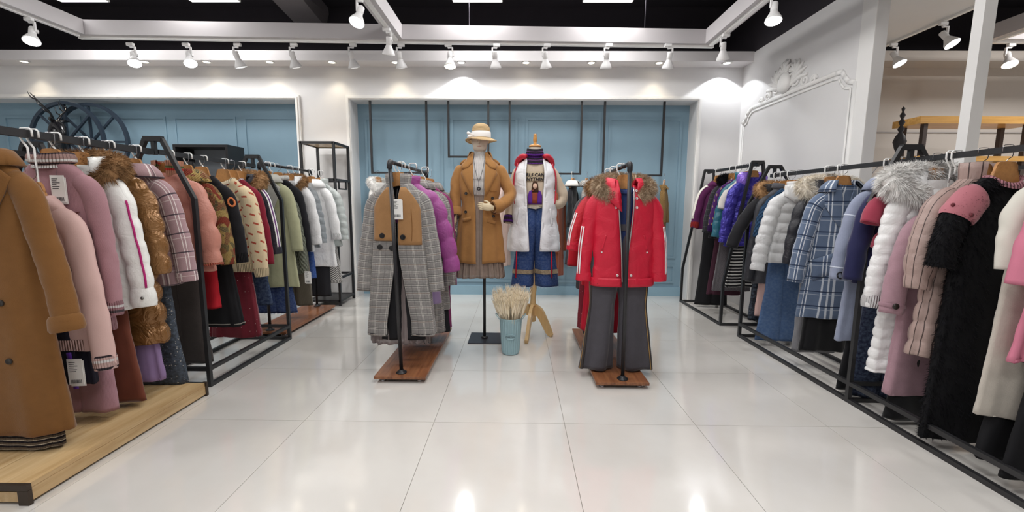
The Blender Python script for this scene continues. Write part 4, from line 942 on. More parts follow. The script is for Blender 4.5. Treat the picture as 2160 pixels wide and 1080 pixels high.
def em_x(t, b, s):
    tube('orange_emblem', [s[1].ring(.27+.045*math.sin(a), PI*.80+.42*math.cos(a), .003) for a in np.linspace(0, 2*PI, 21)], .007, cotton('d0794a'), t, n=8)
G(-1, 520, 556, 552, 16, 'knit_sweater', 'black sweater with an orange ring emblem on the chest', 'sweater', 'black ring-emblem sweater', knit('201f22'), sr=(.06, .046), collar='crew', extra=em_x, cuff=rib('201f22'), hemband=rib('201f22'))
BT(-1, 't', 512, 640, 14, 'trousers', 'bright red trousers under the black sweater', 'bright red trousers', cotton('b01e2a'), zw=1.05, hemw=.10)
G(-1, 562, 572, 580, 16, 'knit_sweater', 'cream sweater with slanting red word prints and balloon sleeves', 'sweater', 'cream red-print sweater', knit('dcc8a4', [('dash', .075, .07, .045, .013, 'b0523f', .35)], 'crm'), sr=(.068, .056), belly=.012, collar='crew', cmat=rib('e2d2b6'), cuff=rib('dcc8a4'), hemband=rib('dcc8a4'))
BT(-1, 's', 548, 710, 12, 'sequin_skirt', 'long burgundy skirt with scattered sequins', 'burgundy sequin skirt', velvet('6e1c2a', [('speck', 45, .10, 'e6c8c4')], 'sq'), zw=1.05, hem=.2)
G(-1, 572, 562, 556, 14, 'knit_sweater', 'plain burgundy sweater between the cream print sweater and navy parka', 'sweater', 'burgundy sweater', knit('7c1f30'), sr=(.06, .05), collar='crew', cmat=rib('c9b2b2'))
def navy_x(t, b, s):
    for k, (w, m_, dt) in enumerate(((.012, WHITEPL, -.20), (.012, plain('6a3a78', .6), 0.), (.012, WHITEPL, .20))): s[1].stripe('sleeve_stripe', .12, .9, PI*.68+dt, w, m_, t, .005)
G(-1, 588, 540, 535, 16, 'parka', 'navy parka with tan fur hood and white striped sleeves', 'jacket', 'navy striped parka', nylon('24242e', .5), sr=(.066, .055), collar='hood', fur=TANFUR, fs=1.15, fn=2200, cuff=nylon('24242e', .5), quilt=.22, qd=.006, extra=navy_x, hem=.215)
BT(-1, 't', 590, 640, 12, 'jeans', 'dark blue flared jeans under the navy parka', 'dark blue jeans', denim('27344f'), zw=1.05, hemw=.15)
G(-1, 628, 608, 530, 14, 'wool_coat', 'long pale sage green wool coat', 'coat', 'sage green coat', wool('b2b391'), Z=1.53, sr=(.064, .056), collar='lapel', cmat=wool('b9b8b0'), dep=.055, buttons=(2, plain('9a9a70', .5), .014, (.04,)), hem=.24)
BT(-1, 't', 628, 660, 12, 'jeans', 'blue jeans with frayed hems below the sage coat', 'frayed blue jeans', denim('2a3a66'), zw=1.05, hemw=.16, Z=1.53, fray=plain('b9c4d8', .9))
G(-1, 642, 580, 575, 12, 'knit_cardigan', 'grey green cable knit cardigan with a white price tag', 'cardigan', 'grey green cardigan', cable('7c8072'), drop=.1, Z=1.53, sr=(.056, .046), dep=.045, extra=lambda t, b, s: price_tag(t, tuple(s[1].ring(.98, PI*.75, .02)), 0, 1.3))
def bq_x(t, b, s): text('letter', 'b.q', .07, plain('eeeeee', .7), t, (.12, b.front(.12, -.16, .006), -.16), extrude=.002)
G(-1, 655, 575, 530, 12, 'knit_sweater', 'black sweater with white letters and a pale collar', 'sweater', 'black lettered sweater', knit('222226'), Z=1.53, sr=(.058, .046), dep=.048, collar='turtle', cmat=rib('e8e6e2'), ch=.04, extra=bq_x)
BT(-1, 't', 662, 648, 10, 'trousers', 'olive corduroy trousers under the black lettered sweater', 'olive corduroy trousers', M('cord_olive', '6e6654', .9, bump=[('u', 200, .8, .004)], sheen=.3), zw=1.08, hemw=.12, Z=1.53)
G(-1, 676, 530, 515, 14, 'puffer_jacket', 'short white puffer jacket with light brown fur trim', 'jacket', 'short white fur-trimmed puffer', nylon('f0f0f0', .35), Z=1.53, sr=(.062, .054), quilt=.14, qd=.01, dep=.055, collar='hood', fur=BROWNFUR, fs=1., hem=.21)
G(-1, 686, 522, 512, 12, 'puffer_jacket', 'silver grey quilted puffer jacket behind the short white one', 'jacket', 'silver grey puffer', nylon('8a9094', .32), Z=1.53, sr=(.06, .052), quilt=.075, qd=.012, dep=.05, collar='stand', hem=.21)
BT(-1, 't', 673, 590, 10, 'jeans', 'bright blue cropped jeans under the silver puffer', 'bright blue jeans', denim('2c4a8c'), zw=1.05, hemw=.11, Z=1.53)
G(-1, 712, 562, 505, 12, 'padded_jacket', 'white padded jacket with wide collar near the shelf', 'jacket', 'white padded jacket', nylon('f2f2f2', .38), Z=1.53, X=-2.2, sr=(.062, .054), quilt=.18, qd=.010, dep=.055, collar='shirt', cw=1.3, cuff=rib('e9e9e9'), hem=.23)
BT(-1, 't', 712, 622, 10, 'trousers', 'slim black trousers under the white padded jacket', 'slim black trousers', cotton('26262a'), zw=1.05, hemw=.10, Z=1.53)
G(-1, 728, 520, 505, 10, 'puffer_jacket', 'pale silver puffer jacket last in the left row', 'jacket', 'pale silver puffer', nylon('b4bab8', .3), Z=1.53, X=-2.2, sr=(.062, .054), quilt=.085, qd=.012, dep=.05, collar='stand', hem=.21)
BT(-1, 's', 737, 590, 8, 'skirt', 'black and white houndstooth skirt beside the shelf', 'houndstooth skirt', wool('d8d6d2', [('check', .022, '26262a', .9)], 'hound'), zw=1.0, hem=.2, X=-2.18, Z=1.53)
# second row, mostly hidden : hats of dark garments seen above the first row
for k, (y, m_, lab, sh_) in enumerate(((2.25, velvet('1b1a1e'), 'black velvet jacket in the second row near the stag head', 'black velvet jacket'), (2.72, nylon('2a2348'), 'indigo nylon jacket in the second row', 'indigo jacket'), (3.0, velvet('201d20'), 'black plush jacket in the second row before the blue wall', 'black plush jacket'), (3.4, wool('1d1d20'), 'black wool coat in the second row at the far end', 'black second-row coat'))):
    hang('jacket', lab, 'jacket', -2.90, y, 1.475, R(3), .62, m_, GL, collar='shirt', sr=(.06, .05), dk=.7); hanger((-2.90, y, 1.475), R(3), 'wooden hanger carrying the '+sh_)
# ---- right rear rack (farthest first)
RZ = 1.59
def raglan_x(t, b, s): s[-1].stripe('white_panel', .05, .8, PI*1.45, .07, cotton('e6e2da'), t, .004)
K = dict(Z=RZ, X=2.30, dep=.05)
G(1, 1447, 482, 480, 14, 'bomber_jacket', 'purple bomber with white sleeve panel at the far end of the right row', 'jacket', 'purple and white bomber', cotton('5a2450'), **K, sr=(.062, .05), collar='crew', cuff=rib('a03030'), extra=raglan_x)
BT(1, 't', 1442, 655, 10, 'trousers', 'wide black trousers at the far end of the right row', 'far black trousers', cotton('1f1f22'), Z=RZ, X=2.30, zw=1.2, hemw=.15)
G(1, 1472, 502, 490, 12, 'fur_jacket', 'black jacket with round fur collar and dark plaid sleeves', 'jacket', 'black fur-collared jacket', wool('2c2c30', [('u', .06, 0, .004, '55555c', .6), ('v', .06, 0, .004, '55555c', .6)], 'dk'), **K, sr=(.058, .05), collar='furcollar', fur=BLACKFUR)
BT(1, 's', 1470, 615, 10, 'skirt', 'dark plum skirt under the fur-collared jacket', 'dark plum skirt', cotton('4a2a38'), Z=RZ, X=2.30, zw=1.1, hem=.2)
G(1, 1482, 492, 488, 14, 'knit_sweater', 'violet sweater with short gold dashes', 'sweater', 'violet gold-dash sweater', knit('46205e', [('dash', .06, .06, .03, .009, 'a08a60', .6)], 'vio'), **K, sr=(.06, .05), collar='crew', cuff=rib('3a1a52'))
BT(1, 's', 1492, 612, 10, 'skirt', 'grey small-check skirt under the violet sweater', 'grey check skirt', wool('7a767a', [('check', .012, '3a383c', .8)], 'gchk'), Z=RZ, X=2.30, zw=1.1, hem=.2)
G(1, 1502, 470, 440, 10, 'knit_vest', 'white knit vest with red and black edging', 'vest', 'white edged vest', knit('d9d4ce'), **K, sr=(.05, .045), collar='crew', cmat=rib('b03038', [('v', .02, 0, .008, '222226', 1)], 'vst'))
G(1, 1497, 502, 500, 14, 'puffer_jacket', 'shiny teal puffer jacket', 'jacket', 'teal puffer', nylon('2e6a7c', .3), **K, sr=(.064, .052), quilt=.09, qd=.012, collar='stand', ch=.06)
BT(1, 's', 1516, 604, 10, 'striped_skirt', 'black skirt with white horizontal stripes', 'black white-striped skirt', knit('1f1f22', [('v', .032, 0, .010, 'dcdad6', 1)], 'bw'), Z=RZ, X=2.30, zw=1.05, hem=.19)
G(1, 1512, 520, 512, 16, 'puffer_jacket', 'iridescent violet blue puffer with lilac hood', 'jacket', 'violet iridescent puffer', foil('4038a0', .25), **K, sr=(.066, .055), quilt=.10, qd=.014, collar='hood', hmat=foil('8a68d0', .25), hem=.22)
BT(1, 't', 1545, 660, 10, 'jeans', 'black stitched jeans under the violet puffer', 'black stitched jeans', denim('23252c'), Z=RZ, X=2.30, zw=1.05, hemw=.13)
# ---- long right rack, far to near
G(1, 1558, 532, 520, 12, 'parka', 'black parka with sandy fur hood first on the long right rack', 'jacket', 'black sandy-fur parka', velvet('17171c'), Z=1.46, dep=.06, sr=(.07, .058), splay=.20, collar='hood', fur=TANFUR, fs=1.1, hem=.22)
BT(1, 't', 1562, 655, 10, 'trousers', 'pale pink trousers half hidden behind the black trousers', 'pale pink trousers', cotton('c8a8a2'), zw=1.0, hemw=.11)
G(1, 1574, 598, 590, 14, 'knit_sweater', 'plain charcoal grey long sweater with darker sleeves', 'sweater', 'charcoal long sweater', knit('55555a'), smat=nylon('2f3036', .5), dep=.055, sr=(.06, .05), collar='turtle', ch=.05)
BT(1, 't', 1602, 718, 12, 'jeans', 'faded blue bootcut jeans on the right rack', 'faded bootcut jeans', denim('4a648c'), zw=1.02, hemw=.16)
G(1, 1588, 505, 500, 10, 'knit_sweater', 'blue lace knit top with V neck between grey sweater and silver puffer', 'sweater', 'blue lace top', cable('2e4a68'), dep=.045, sr=(.054, .044))
def silv_x(t, b, s):
    b.strip('zip', [(-.01, -.05), (-.015, -.3), (-.01, -.5)], .012, ZIP, t, .012)
    for a in (-1, 1): poly('storm_collar', [(a*.02, .03), (a*.12, .02), (a*.13, -.06), (a*.05, -.12), (a*.01, -.08)], nylon('dcdcdc', .3), t, .02, 3, lambda x, z: b.front(x, min(z, 0), .018))
G(1, 1598, 552, 568, 20, 'puffer_jacket', 'short silver white puffer jacket with big collar', 'jacket', 'short silver puffer', nylon('d2d3d4', .28), quilt=.08, qd=.016, dep=.075, sr=(.070, .060), splay=.12, collar='stand', ch=.05, hem=.22, extra=silv_x)
BT(1, 't', 1650, 730, 12, 'trousers', 'light grey tailored trousers below the silver puffer', 'light grey trousers', wool('7c7c80'), zw=1.02, hemw=.11)
G(1, 1655, 562, 555, 16, 'puffer_jacket', 'black puffer jacket with creamy white fur collar', 'jacket', 'black white-fur puffer', nylon('26262c', .4), quilt=.12, qd=.014, dep=.065, sr=(.068, .056), collar='hood', fur=furm('e6dccb', 'f4f0e8'), fs=1.3, fn=2600, hem=.22)
BT(1, 's', 1690, 735, 10, 'skirt', 'straight black skirt under the white-fur puffer', 'straight black skirt', velvet('121215'), zw=.95, hem=.19)
blpl = wool('65748c', [('u', .09, .05, .007, 'dfe4ea', .9), ('u', .09, .3, .007, 'dfe4ea', .8), ('v', .105, .1, .008, '22304a', .9), ('v', .105, .3, .005, 'cfd6e0', .5), ('u', .18, .6, .008, '3a4a68', .6)], 'blpl')
def bl_x(t, b, s):
    P = [(-.19, -.52), (-.04, -.46), (-.03, -.60), (-.17, -.66)]; poly('patch_pocket', P, blpl, t, .008, 3, lambda x, z: b.front(x, z, .008))
G(1, 1676, 668, 592, 20, 'plaid_coat', 'blue plaid wool coat with white lines and patch pockets', 'coat', 'blue plaid coat', blpl, dep=.07, sr=(.07, .062), collar='lapel', lz=-.30, lw=1.1, cw=1.3, splay=.11, hem=.235, extra=bl_x)
BT(1, 't', 1742, 800, 12, 'trousers', 'wide black velvet trousers below the blue plaid coat', 'wide black velvet trousers', velvet('141418'), zw=.98, hemw=.15)
def lb_x(t, b, s):
    s[-1].band('seam', .30, .315, wool('c9d0e0'), t, .003); s[-1].band('seam', .86, .875, wool('c9d0e0'), t, .003)
    tube('buckle', [s[-1].ring(.95, PI*1.1+.25*math.cos(a), .01)+np.array([0, 0, .02*math.sin(a)]) for a in np.linspace(0, 2*PI, 17)], .004, plain('2a2a2e', .3, .7), t, n=6)
G(1, 1766, 720, 588, 18, 'wool_coat', 'light periwinkle wool coat with seamed sleeves and grey skirt part', 'coat', 'periwinkle coat', wool('8f97ad'), dep=.06, sr=(.068, .060), collar='shirt', cw=1.2, splay=.10, hem=.23, extra=lb_x)
G(1, 1798, 600, 590, 12, 'fur_jacket', 'deep navy plush jacket between periwinkle coat and white long puffer', 'jacket', 'navy plush jacket', velvet('20224a'), dep=.06, sr=(.07, .06), collar='crew')
G(1, 1806, 520, 470, 12, 'fur_vest', 'raspberry red plush vest peeking behind the navy jacket', 'vest', 'raspberry plush vest', velvet('9c3a4e'), dep=.055, sr=(.066, .06), collar='crew')
def wl_x(t, b, s): b.strip('zip_fly', [(-.02, -.05), (-.02, -.5), (-.02, -1.)], .04, nylon('ececec', .35), t)
G(1, 1826, 778, 640, 22, 'long_puffer', 'long glossy white puffer coat with fluffy white fur hood', 'coat', 'long white puffer', nylon('e9e9e9', .22), quilt=.06, qd=.010, dep=.075, sr=(.07, .056), splay=.11, collar='hood', hmat=nylon('e4e4e4', .3), fur=WHITEFUR, fs=1.55, fn=4200, hem=.225, cuff=rib('dddddd'), extra=wl_x, wr=.006)
BT(1, 't', 1810, 860, 10, 'trousers', 'navy denim trousers under the long white puffer', 'navy denim trousers', denim('20263c'), zw=.95, hemw=.12)
def mv_x(t, b, s):
    s[-1].band('cuff_tab', .90, .945, wool('9c7c86'), t, .008); o = lathe('cuff_button', [(.016, 0), (.016, .005), (0, .006)], BTN, t, n=12, loc=tuple(s[-1].ring(.922, PI*1.1, .018))); o.rotation_euler = (PI/2, 0, 0)
G(1, 1872, 832, 655, 14, 'wool_coat', 'long mauve pink wool coat with buttoned cuff tab', 'coat', 'mauve pink coat', wool('a88791'), drop=.13, dep=.05, sr=(.07, .064), splay=.09, collar='shirt', hem=.23, extra=mv_x)
pst = nylon('a8918a', .5, [('u', .045, 0, .005, '4a3a38', 1)], 'pst')
def ps_x(t, b, s): b.strip('zip_tape', [(-.05, -.45), (-.055, -.95)], .03, plain('55504a', .6), t, .01); b.strip('zip', [(-.05, -.45), (-.055, -.97)], .008, ZIP, t, .014)
G(1, 1918, 750, 605, 18, 'long_puffer', 'rosy beige puffer coat with dark pinstripes', 'coat', 'pinstriped puffer', pst, quilt=.10, qd=.012, dep=.075, sr=(.076, .06), belly=.02, collar='stand', ch=.07, hem=.23, extra=ps_x)
BT(1, 't', 1890, 905, 12, 'trousers', 'broad black trousers under the pinstriped puffer', 'broad black trousers', velvet('131316'), zw=.95, hemw=.17)
def bf_x(t, b, s):
    fuzz('pile', b.P, BLACKFUR, t, 7000, .022, 3)
    for k in (-1, 1): fuzz('pile', s[k].P, BLACKFUR, t, 2600, .02, 5+k)
    pk = velvet('b5707a'); s[-1].band('pink_shoulder', .02, .42, pk, t, .014, .006, 12)
    for a in (1.0, 1.35): 
        o = lathe('snap', [(.009, 0), (.009, .004), (0, .005)], plain('6e2a34', .4), t, n=10, loc=tuple(s[-1].ring(.37, PI*a, .024))); o.rotation_euler = (PI/2, 0, 0)
G(1, 1962, 925, 560, 16, 'fur_coat', 'long black fur coat with a pink velvet sleeve lying over its shoulder', 'coat', 'long black fur coat', cotton('101013'), dep=.065, sr=(.074, .066), splay=.09, collar='crew', cmat=rib('b5808a'), hem=.225, extra=bf_x)
G(1, 2078, 880, 565, 12, 'wool_coat', 'long ivory coat with plain straight sleeve', 'coat', 'long ivory coat', wool('bdb6ac'), smat=cotton('d3d0c6'), dep=.06, sr=(.066, .06), splay=.03, collar='lapel', hem=.225)
BT(1, 't', 2075, 950, 10, 'trousers', 'loose black trousers between the fur coat and the ivory coat', 'loose black trousers', cotton('19191c'), zw=.95, hemw=.16)
G(1, 2148, 770, 600, 8, 'ruffle_blouse', 'bright pink ruffled blouse at the right edge', 'blouse', 'pink ruffled blouse', cotton('c8788e'), dep=.06, sr=(.07, .075), hem=.23, folds=.02, collar='crew')
BT(1, 't', 2130, 985, 8, 'trousers', 'flared black trousers at the right edge', 'edge black trousers', cotton('17171a'), zw=.98, hemw=.18)
build_rows()
# ---- rails in the recess
YH = 5.27
def W(px, hem_y, cuff_y, yaw, name, label, cat, short, mat, zr=1.575, **o):
    X = float(atY(px, 450, YH)[0]); nz = zr-.120; L = nz-float(atY(px, hem_y, YH)[2]); sl = nz-.06-float(atY(px, cuff_y, YH)[2]) if cuff_y else 0
    hang(name, label, cat, X, YH, zr, R(yaw), L, mat, GB, sl=sl, hw=.115, dep=.036, hem=o.pop('hem', .125), splay=.015, hy=.5, **o); hanger((X, YH, zr), R(yaw), 'wooden hanger carrying the '+short)
W(800, 560, 520, 62, 'fur_jacket', 'white fluffy fur jacket on the left recess rail', 'jacket', 'white fluffy jacket', velvet('dedcd8'), collar='furcollar', fur=WHITEFUR, sr=(.055, .05))
W(1064, 560, 530, 62, 'knit_cardigan', 'pale pink cardigan with dark cuffs behind the tan mannequin', 'cardigan', 'pale pink cardigan', knit('d0b8b0'), collar='crew', sr=(.05, .04), cuff=rib('3a3040'))
W(1104, 570, 540, 62, 'knit_cardigan', 'ivory cardigan behind the white vest', 'cardigan', 'ivory cardigan', knit('d8cec0'), collar='crew', sr=(.05, .04))
W(1180, 580, 530, 62, 'knit_dress', 'long rust brown knit dress right of the white vest', 'dress', 'rust brown dress', knit('8a4a34'), collar='crew', sr=(.05, .04))
W(1207, 478, 470, 62, 'knit_sweater', 'black sweater with white collar on the recess rail', 'sweater', 'black white-collared sweater', knit('26262a'), collar='shirt', cmat=cotton('e6e4e0'), sr=(.05, .042))
W(1236, 520, 490, 62, 'wool_jacket', 'black and white checked jacket on the recess rail', 'jacket', 'checked recess jacket', wool('d0cdc8', [('check', .02, '2a2a2e', .9)], 'chk2'), collar='shirt', sr=(.05, .042))
W(1398, 560, 470, 62, 'knit_sweater', 'golden brown quilted knit at the right recess rail', 'sweater', 'golden quilted knit', M('gold_quilt', 'a8844c', .7, bump=[('uv', 45, .9, .01)], pat=[('check', .02, '6e5230', .35)]), zr=1.56, collar='crew', sr=(.055, .05))
X_ = float(atY(1207, 520, YH)[0]); trousers('trousers', 'cream trousers hanging below the black white-collared sweater', X_, YH, 1.575, R(62), 1.08, .42, cotton('cdbfa8'), GB, hw=.075, hemw=.06, kneew=.06, dep=.028, spread=0., fa=.004); clip_hanger((X_-.02, YH+.02, 1.575), R(62), 'white strap holding the cream recess trousers', .48)
# ================================================================== the two centre racks
def zy(px, py, Y): return float(atY(px, py, Y)[2])
def xy(px, py, Y): return float(atY(px, py, Y)[0])
GLEN = wool('9a9794', [('check', .006, '5a585a', .6), ('u', .07, .05, .003, 'e4e0d8', .55), ('u', .07, .16, .003, 'e4e0d8', .55), ('v', .05, .0, .003, '3a383a', .6), ('v', .05, .12, .003, 'e8e4dc', .5), ('v', .05, .25, .003, '3a383a', .6), ('v', .05, .37, .003, 'e8e4dc', .4), ('v', .1, .62, .002, 'b89a80', .6), ('u', .07, .6, .002, '3a383a', .5), ('mottle', 70, '6a686a', .4)], 'glen')
CAMEL = wool('a27a52')
def C(X, Y, zr, yaw, hem_z, cuff_z, name, label, cat, short, mat, hook=True, **o):
    L = zr-.120-hem_z; sl = zr-.120-.06-cuff_z if cuff_z else 0
    o.setdefault('hy', .75 if 'front one' not in label else .6); r = hang(name, label, cat, X, Y, zr, R(yaw)*.5, L, mat, GC, sl=sl, **o)
    if hook: hanger((X, Y, zr), R(yaw)*.5, 'wooden hanger carrying the '+short)
    return r
Y1 = 2.885
def hero_x(t, b, s):
    zw = -(1.462-.120-zy(826, 508, Y1-.07))
    cv = lambda z, a, c: (max(.006, float(np.interp(z, [p[0] for p in b.gap][::-1], [p[1] for p in b.gap][::-1]))+.002)*np.sign(c), float(np.interp(-z, [.03, .10, .17, .3, .6], [.058, .120, .158, .162, .170]))*np.sign(c))
    for sg in (-1, 1): b.patch('camel_front', 0, sg, -.035, zw+(.0 if sg < 0 else -.028), CAMEL, t, .004, 10, 14, cv)
    for px, py in ((806, 497), (801, 521), (827, 523), (850, 500)): 
        x = xy(px, py, Y1-.07)+.815; b.button(x, zy(px, py, Y1-.07)-1.342, .019, plain('1c1b1d', .25), t, off=.008)
    for sg in (-1, 1): b.strip('bust_seam', [(sg*.10, -.18), (sg*.105, -.3), (sg*.10, zw)], .003, wool('7c5028'), t, .006)
    price_tag(t, (.012, b.front(.02, -.10, .03), -.115), .1, 1.5)
    s[-1].band('brown_inner_cuff', 1.0, 1.001, CAMEL, t)
C(-.812, Y1, 1.462, 0, zy(826, 706, Y1-.05), zy(900, 612, Y1), 'plaid_coat', 'long grey check coat with camel chest panel, price tag and black buttons', 'coat', 'camel-panelled check coat', GLEN, hw=.175, dep=.075, hem=.245, sr=(.066, .058), splay=.085, fwd=.02, collar='stand', ch=.055, gap=[(0, .032), (-.10, .012), (-.40, .006), (-.50, .012), (-.97, .085)], lining=plain('2a282b', .8), folds=.008, extra=hero_x)
trousers('skirt_trousers', 'black wide trousers inside the camel-panelled check coat', -.80, Y1-.005, 1.462, 0, 1.05, .24, cotton('222225'), GC, hw=.13, hemw=.10, dep=.035, fa=.006); clip_hanger((-.80, Y1+.03, 1.455), 0, 'white strap holding the black trousers inside the check coat', .36)
TUL = M('grey_tulle', '8a7f7e', .8, alpha=.85, var=.15, vscale=25, bump=[('u', 60, .5, .004)])
o_ = skirt('tulle_skirt', 'greyish pink tulle underskirt below the check coat', -.83, Y1+.03, 1.462, 0, .95, zy(800, 722, Y1), TUL, GC, hw=.17, hem=.205, folds=.012, kf=14, pleat=True); clip_hanger((-.83, Y1+.06, 1.455), 0, 'white strap holding the tulle underskirt', .48)
ORC = nylon('a04f92', .5)
C(-.79, 3.04, 1.463, 6, zy(915, 585, 3.0), zy(950, 575, 3.0), 'puffer_jacket', 'orchid pink puffer jacket on the left centre rack', 'jacket', 'orchid puffer', ORC, hw=.19, dep=.07, sr=(.07, .062), splay=.13, quilt=.14, qd=.028, collar='stand', ch=.05, hem=.21, fwd=.0)
skirt('skirt', 'lilac satin skirt with pointed hem under the orchid puffer', -.76, 3.05, 1.463, 0, .95, .46, M('lilac_satin', '9a86ae', .4, sheen=.2), GC, hw=.14, hem=.17, folds=.02); clip_hanger((-.76, 3.08, 1.463), 0, 'white strap holding the lilac skirt', .48)
C(-.79, 3.20, 1.464, 4, zy(900, 703, 3.15), zy(925, 600, 3.2), 'plaid_coat', 'grey check coat right behind the orchid puffer', 'coat', 'second grey check coat', GLEN, hw=.19, dep=.06, sr=(.062, .055), collar='shirt', hem=.22)
C(-.78, 3.36, 1.464, 5, zy(925, 655, 3.3), zy(940, 590, 3.3), 'plaid_coat', 'shorter grey check coat before the magenta cardigan', 'coat', 'third grey check coat', GLEN, hw=.19, dep=.055, sr=(.062, .055), collar='lapel', hem=.235, splay=.06)
trousers('trousers', 'black glitter-hem trousers under the shorter check coat', -.74, 3.38, 1.464, 0, .95, .14, cotton('222226', [('speck', 60, .08, 'c9c9cc')], 'gl'), GC, hw=.15, hemw=.12); clip_hanger((-.74, 3.40, 1.464), 0, 'white strap holding the glitter-hem trousers', .48)
C(-.77, 3.50, 1.464, 6, zy(945, 690, 3.5), zy(955, 600, 3.5), 'long_cardigan', 'long magenta knit cardigan on the left centre rack', 'cardigan', 'magenta cardigan', knit('8a3a6a'), hw=.19, dep=.05, sr=(.055, .045), collar='crew', hem=.215, splay=.04)
C(-.76, 3.64, 1.464, 6, zy(950, 600, 3.6), zy(965, 560, 3.6), 'plaid_coat', 'grey check coat last on the left centre rack', 'coat', 'last grey check coat', GLEN, hw=.20, dep=.05, sr=(.062, .055), collar='shirt', hem=.225)
# right centre rack
RED = nylon('cd1a38', .5); REDR = rib('c01a30')
Y2 = 2.84; XJ = .715
def red_x(t, b, s):
    for sg in (-1, 1):
        for dt in (.0, .36): s[sg].stripe('white_stripe', .40, .92, PI+(-sg)*(PI*.36-dt), .011, plain('f2eef0', .6), t, .004)
        s[sg].band('snap_cuff', .90, 1.0, RED, t, .004)
        b.strip('zip', [(sg*(.052), -.02), (sg*.045, -.2), (sg*.022, -.45), (sg*.012, -b.L+.03)], .007, ZIP, t, .006)
        for z in (-.04, -.09, -.15): 
            if sg > 0 or z < -.1: b.button(sg*(.068), z, .009, plain('eadfe0', .25, .6), t, 'snap')
        b.button(sg*.045, -b.L+.075, .009, plain('eadfe0', .25, .6), t, 'snap')
        b.strip('pocket_welt', [(sg*.125, -.33), (sg*.15, -.43)], .012, RED, t, .006); b.button(sg*.15, -.445, .006, plain('eadfe0', .25, .6), t, 'rivet')
    # gathered rib hem on each front and the back
    for nm, xa, xb in (('hem_rib', -.215, -.018), ('hem_rib', .018, .215)): b.patch(nm, xa, xb, -b.L+.055, -b.L-.004, RED, t, .010, 14, 5)
    # collar flap folded open on the viewer's left
    poly('storm_flap', [(-.055, .03), (-.135, -.03), (-.12, -.10), (-.03, -.18), (-.04, -.06)], RED, t, .010, 3, lambda x, z: b.front(x, min(z, 0), .014))
C(XJ, Y2, 1.45, 0, zy(1322, 603, Y2-.07), zy(1400, 592, Y2), 'down_jacket', 'red down jacket with fur hood and white sleeve stripes hanging in front', 'jacket', 'front red down jacket', RED, hw=.205, dep=.085, hem=.215, sr=(.070, .056), splay=.055, fwd=.02, gap=[(0, .05), (-.12, .046), (-.35, .03), (-.55, .012), (-.8, .012)], lining=plain('7a1020', .7), collar='hood', fur=furm('c9b49a', '8e7660'), fs=1.2, fn=3600, quilt=.26, qd=.006, wr=.005, swr=.006, cuffh=.06, extra=red_x)
LUX = M('blue_lurex', '1d3266', .55, metal=.2, bump=[('n', 500, .5, .003)], var=.3, vscale=120)
hang('knit_sweater', 'dark blue glittery sweater inside the front red jacket', 'sweater', XJ, Y2+.005, 1.45, 0, .56, LUX, GC, sl=0, hw=.165, dep=.048, hem=.17, collar='crew')
GLD = M('gold_side_tape', '3a3432', .5, pat=[('u', .03, .3, .012, 'b08a50', 1)], var=0)
trousers('wide_trousers', 'dark grey wide leg trousers with gold side stripes under the red jacket', XJ-.015, Y2, 1.45, 0, 1.06, .058, wool('504e54'), GC, hw=.185, hemw=.15, kneew=.118, dep=.055, spread=.04, stripe=(GLD, .55), fa=.02); clip_hanger((XJ-.015, Y2+.04, 1.448), 0, 'white strap holding the wide grey trousers', .36)
C(.71, 3.05, 1.448, -8, zy(1225, 570, 3.0), zy(1205, 530, 3.0), 'down_jacket', 'second red down jacket with brown fur behind the front one', 'jacket', 'second red down jacket', nylon('c41d30', .5), hw=.21, dep=.065, hem=.215, sr=(.07, .056), splay=.09, collar='hood', fur=furm('a98660', '6e5338'), fs=1.25, quilt=.26, qd=.006, cuff=RED, extra=lambda t, b, s: [s[-1].stripe('white_stripe', .4, .92, PI*1.36, .012, plain('f2eef0', .6), t, .004), s[-1].stripe('white_stripe', .4, .92, PI*1.36-.35, .012, plain('f2eef0', .6), t, .004)])
skirt('dress', 'bright red skirt below the second red jacket', .70, 3.06, 1.448, 0, 1.0, zy(1235, 700, 3.0), cotton('bb1f35'), GC, hw=.16, hem=.21, folds=.012, cat='skirt'); clip_hanger((.70, 3.09, 1.448), 0, 'white strap holding the bright red skirt', .43)
C(.72, 3.22, 1.446, -8, zy(1225, 600, 3.2), zy(1210, 560, 3.2), 'knit_sweater', 'scarlet sweater behind the red down jackets', 'sweater', 'scarlet sweater', knit('b5202e'), hw=.20, dep=.05, sr=(.06, .05), collar='crew', hem=.215)
trousers('trousers', 'black trousers with white tartan lines on the right centre rack', .70, 3.24, 1.446, -6, 1.0, .2, wool('2a2a2e', [('v', .09, 0, .006, 'd6d4d0', .9), ('u', .07, 0, .005, 'd6d4d0', .6)], 'tart'), GC, hw=.17, hemw=.12); clip_hanger((.70, 3.26, 1.446), 0, 'white strap holding the tartan trousers', .43)
C(.73, 3.38, 1.445, -8, zy(1212, 690, 3.4), zy(1205, 560, 3.4), 'knit_dress', 'burgundy studded dress on the right centre rack', 'dress', 'burgundy studded dress', velvet('7c1a2c', [('speck', 40, .08, 'e0b8b8')], 'bs'), hw=.20, dep=.05, sr=(.055, .045), collar='crew', hem=.225)
C(.735, 3.54, 1.444, -8, zy(1220, 610, 3.5), zy(1215, 560, 3.5), 'wool_jacket', 'dark grey wool jacket last on the right centre rack', 'jacket', 'dark grey wool jacket', wool('4a484c'), hw=.20, dep=.05, sr=(.06, .05), collar='shirt', hem=.215)
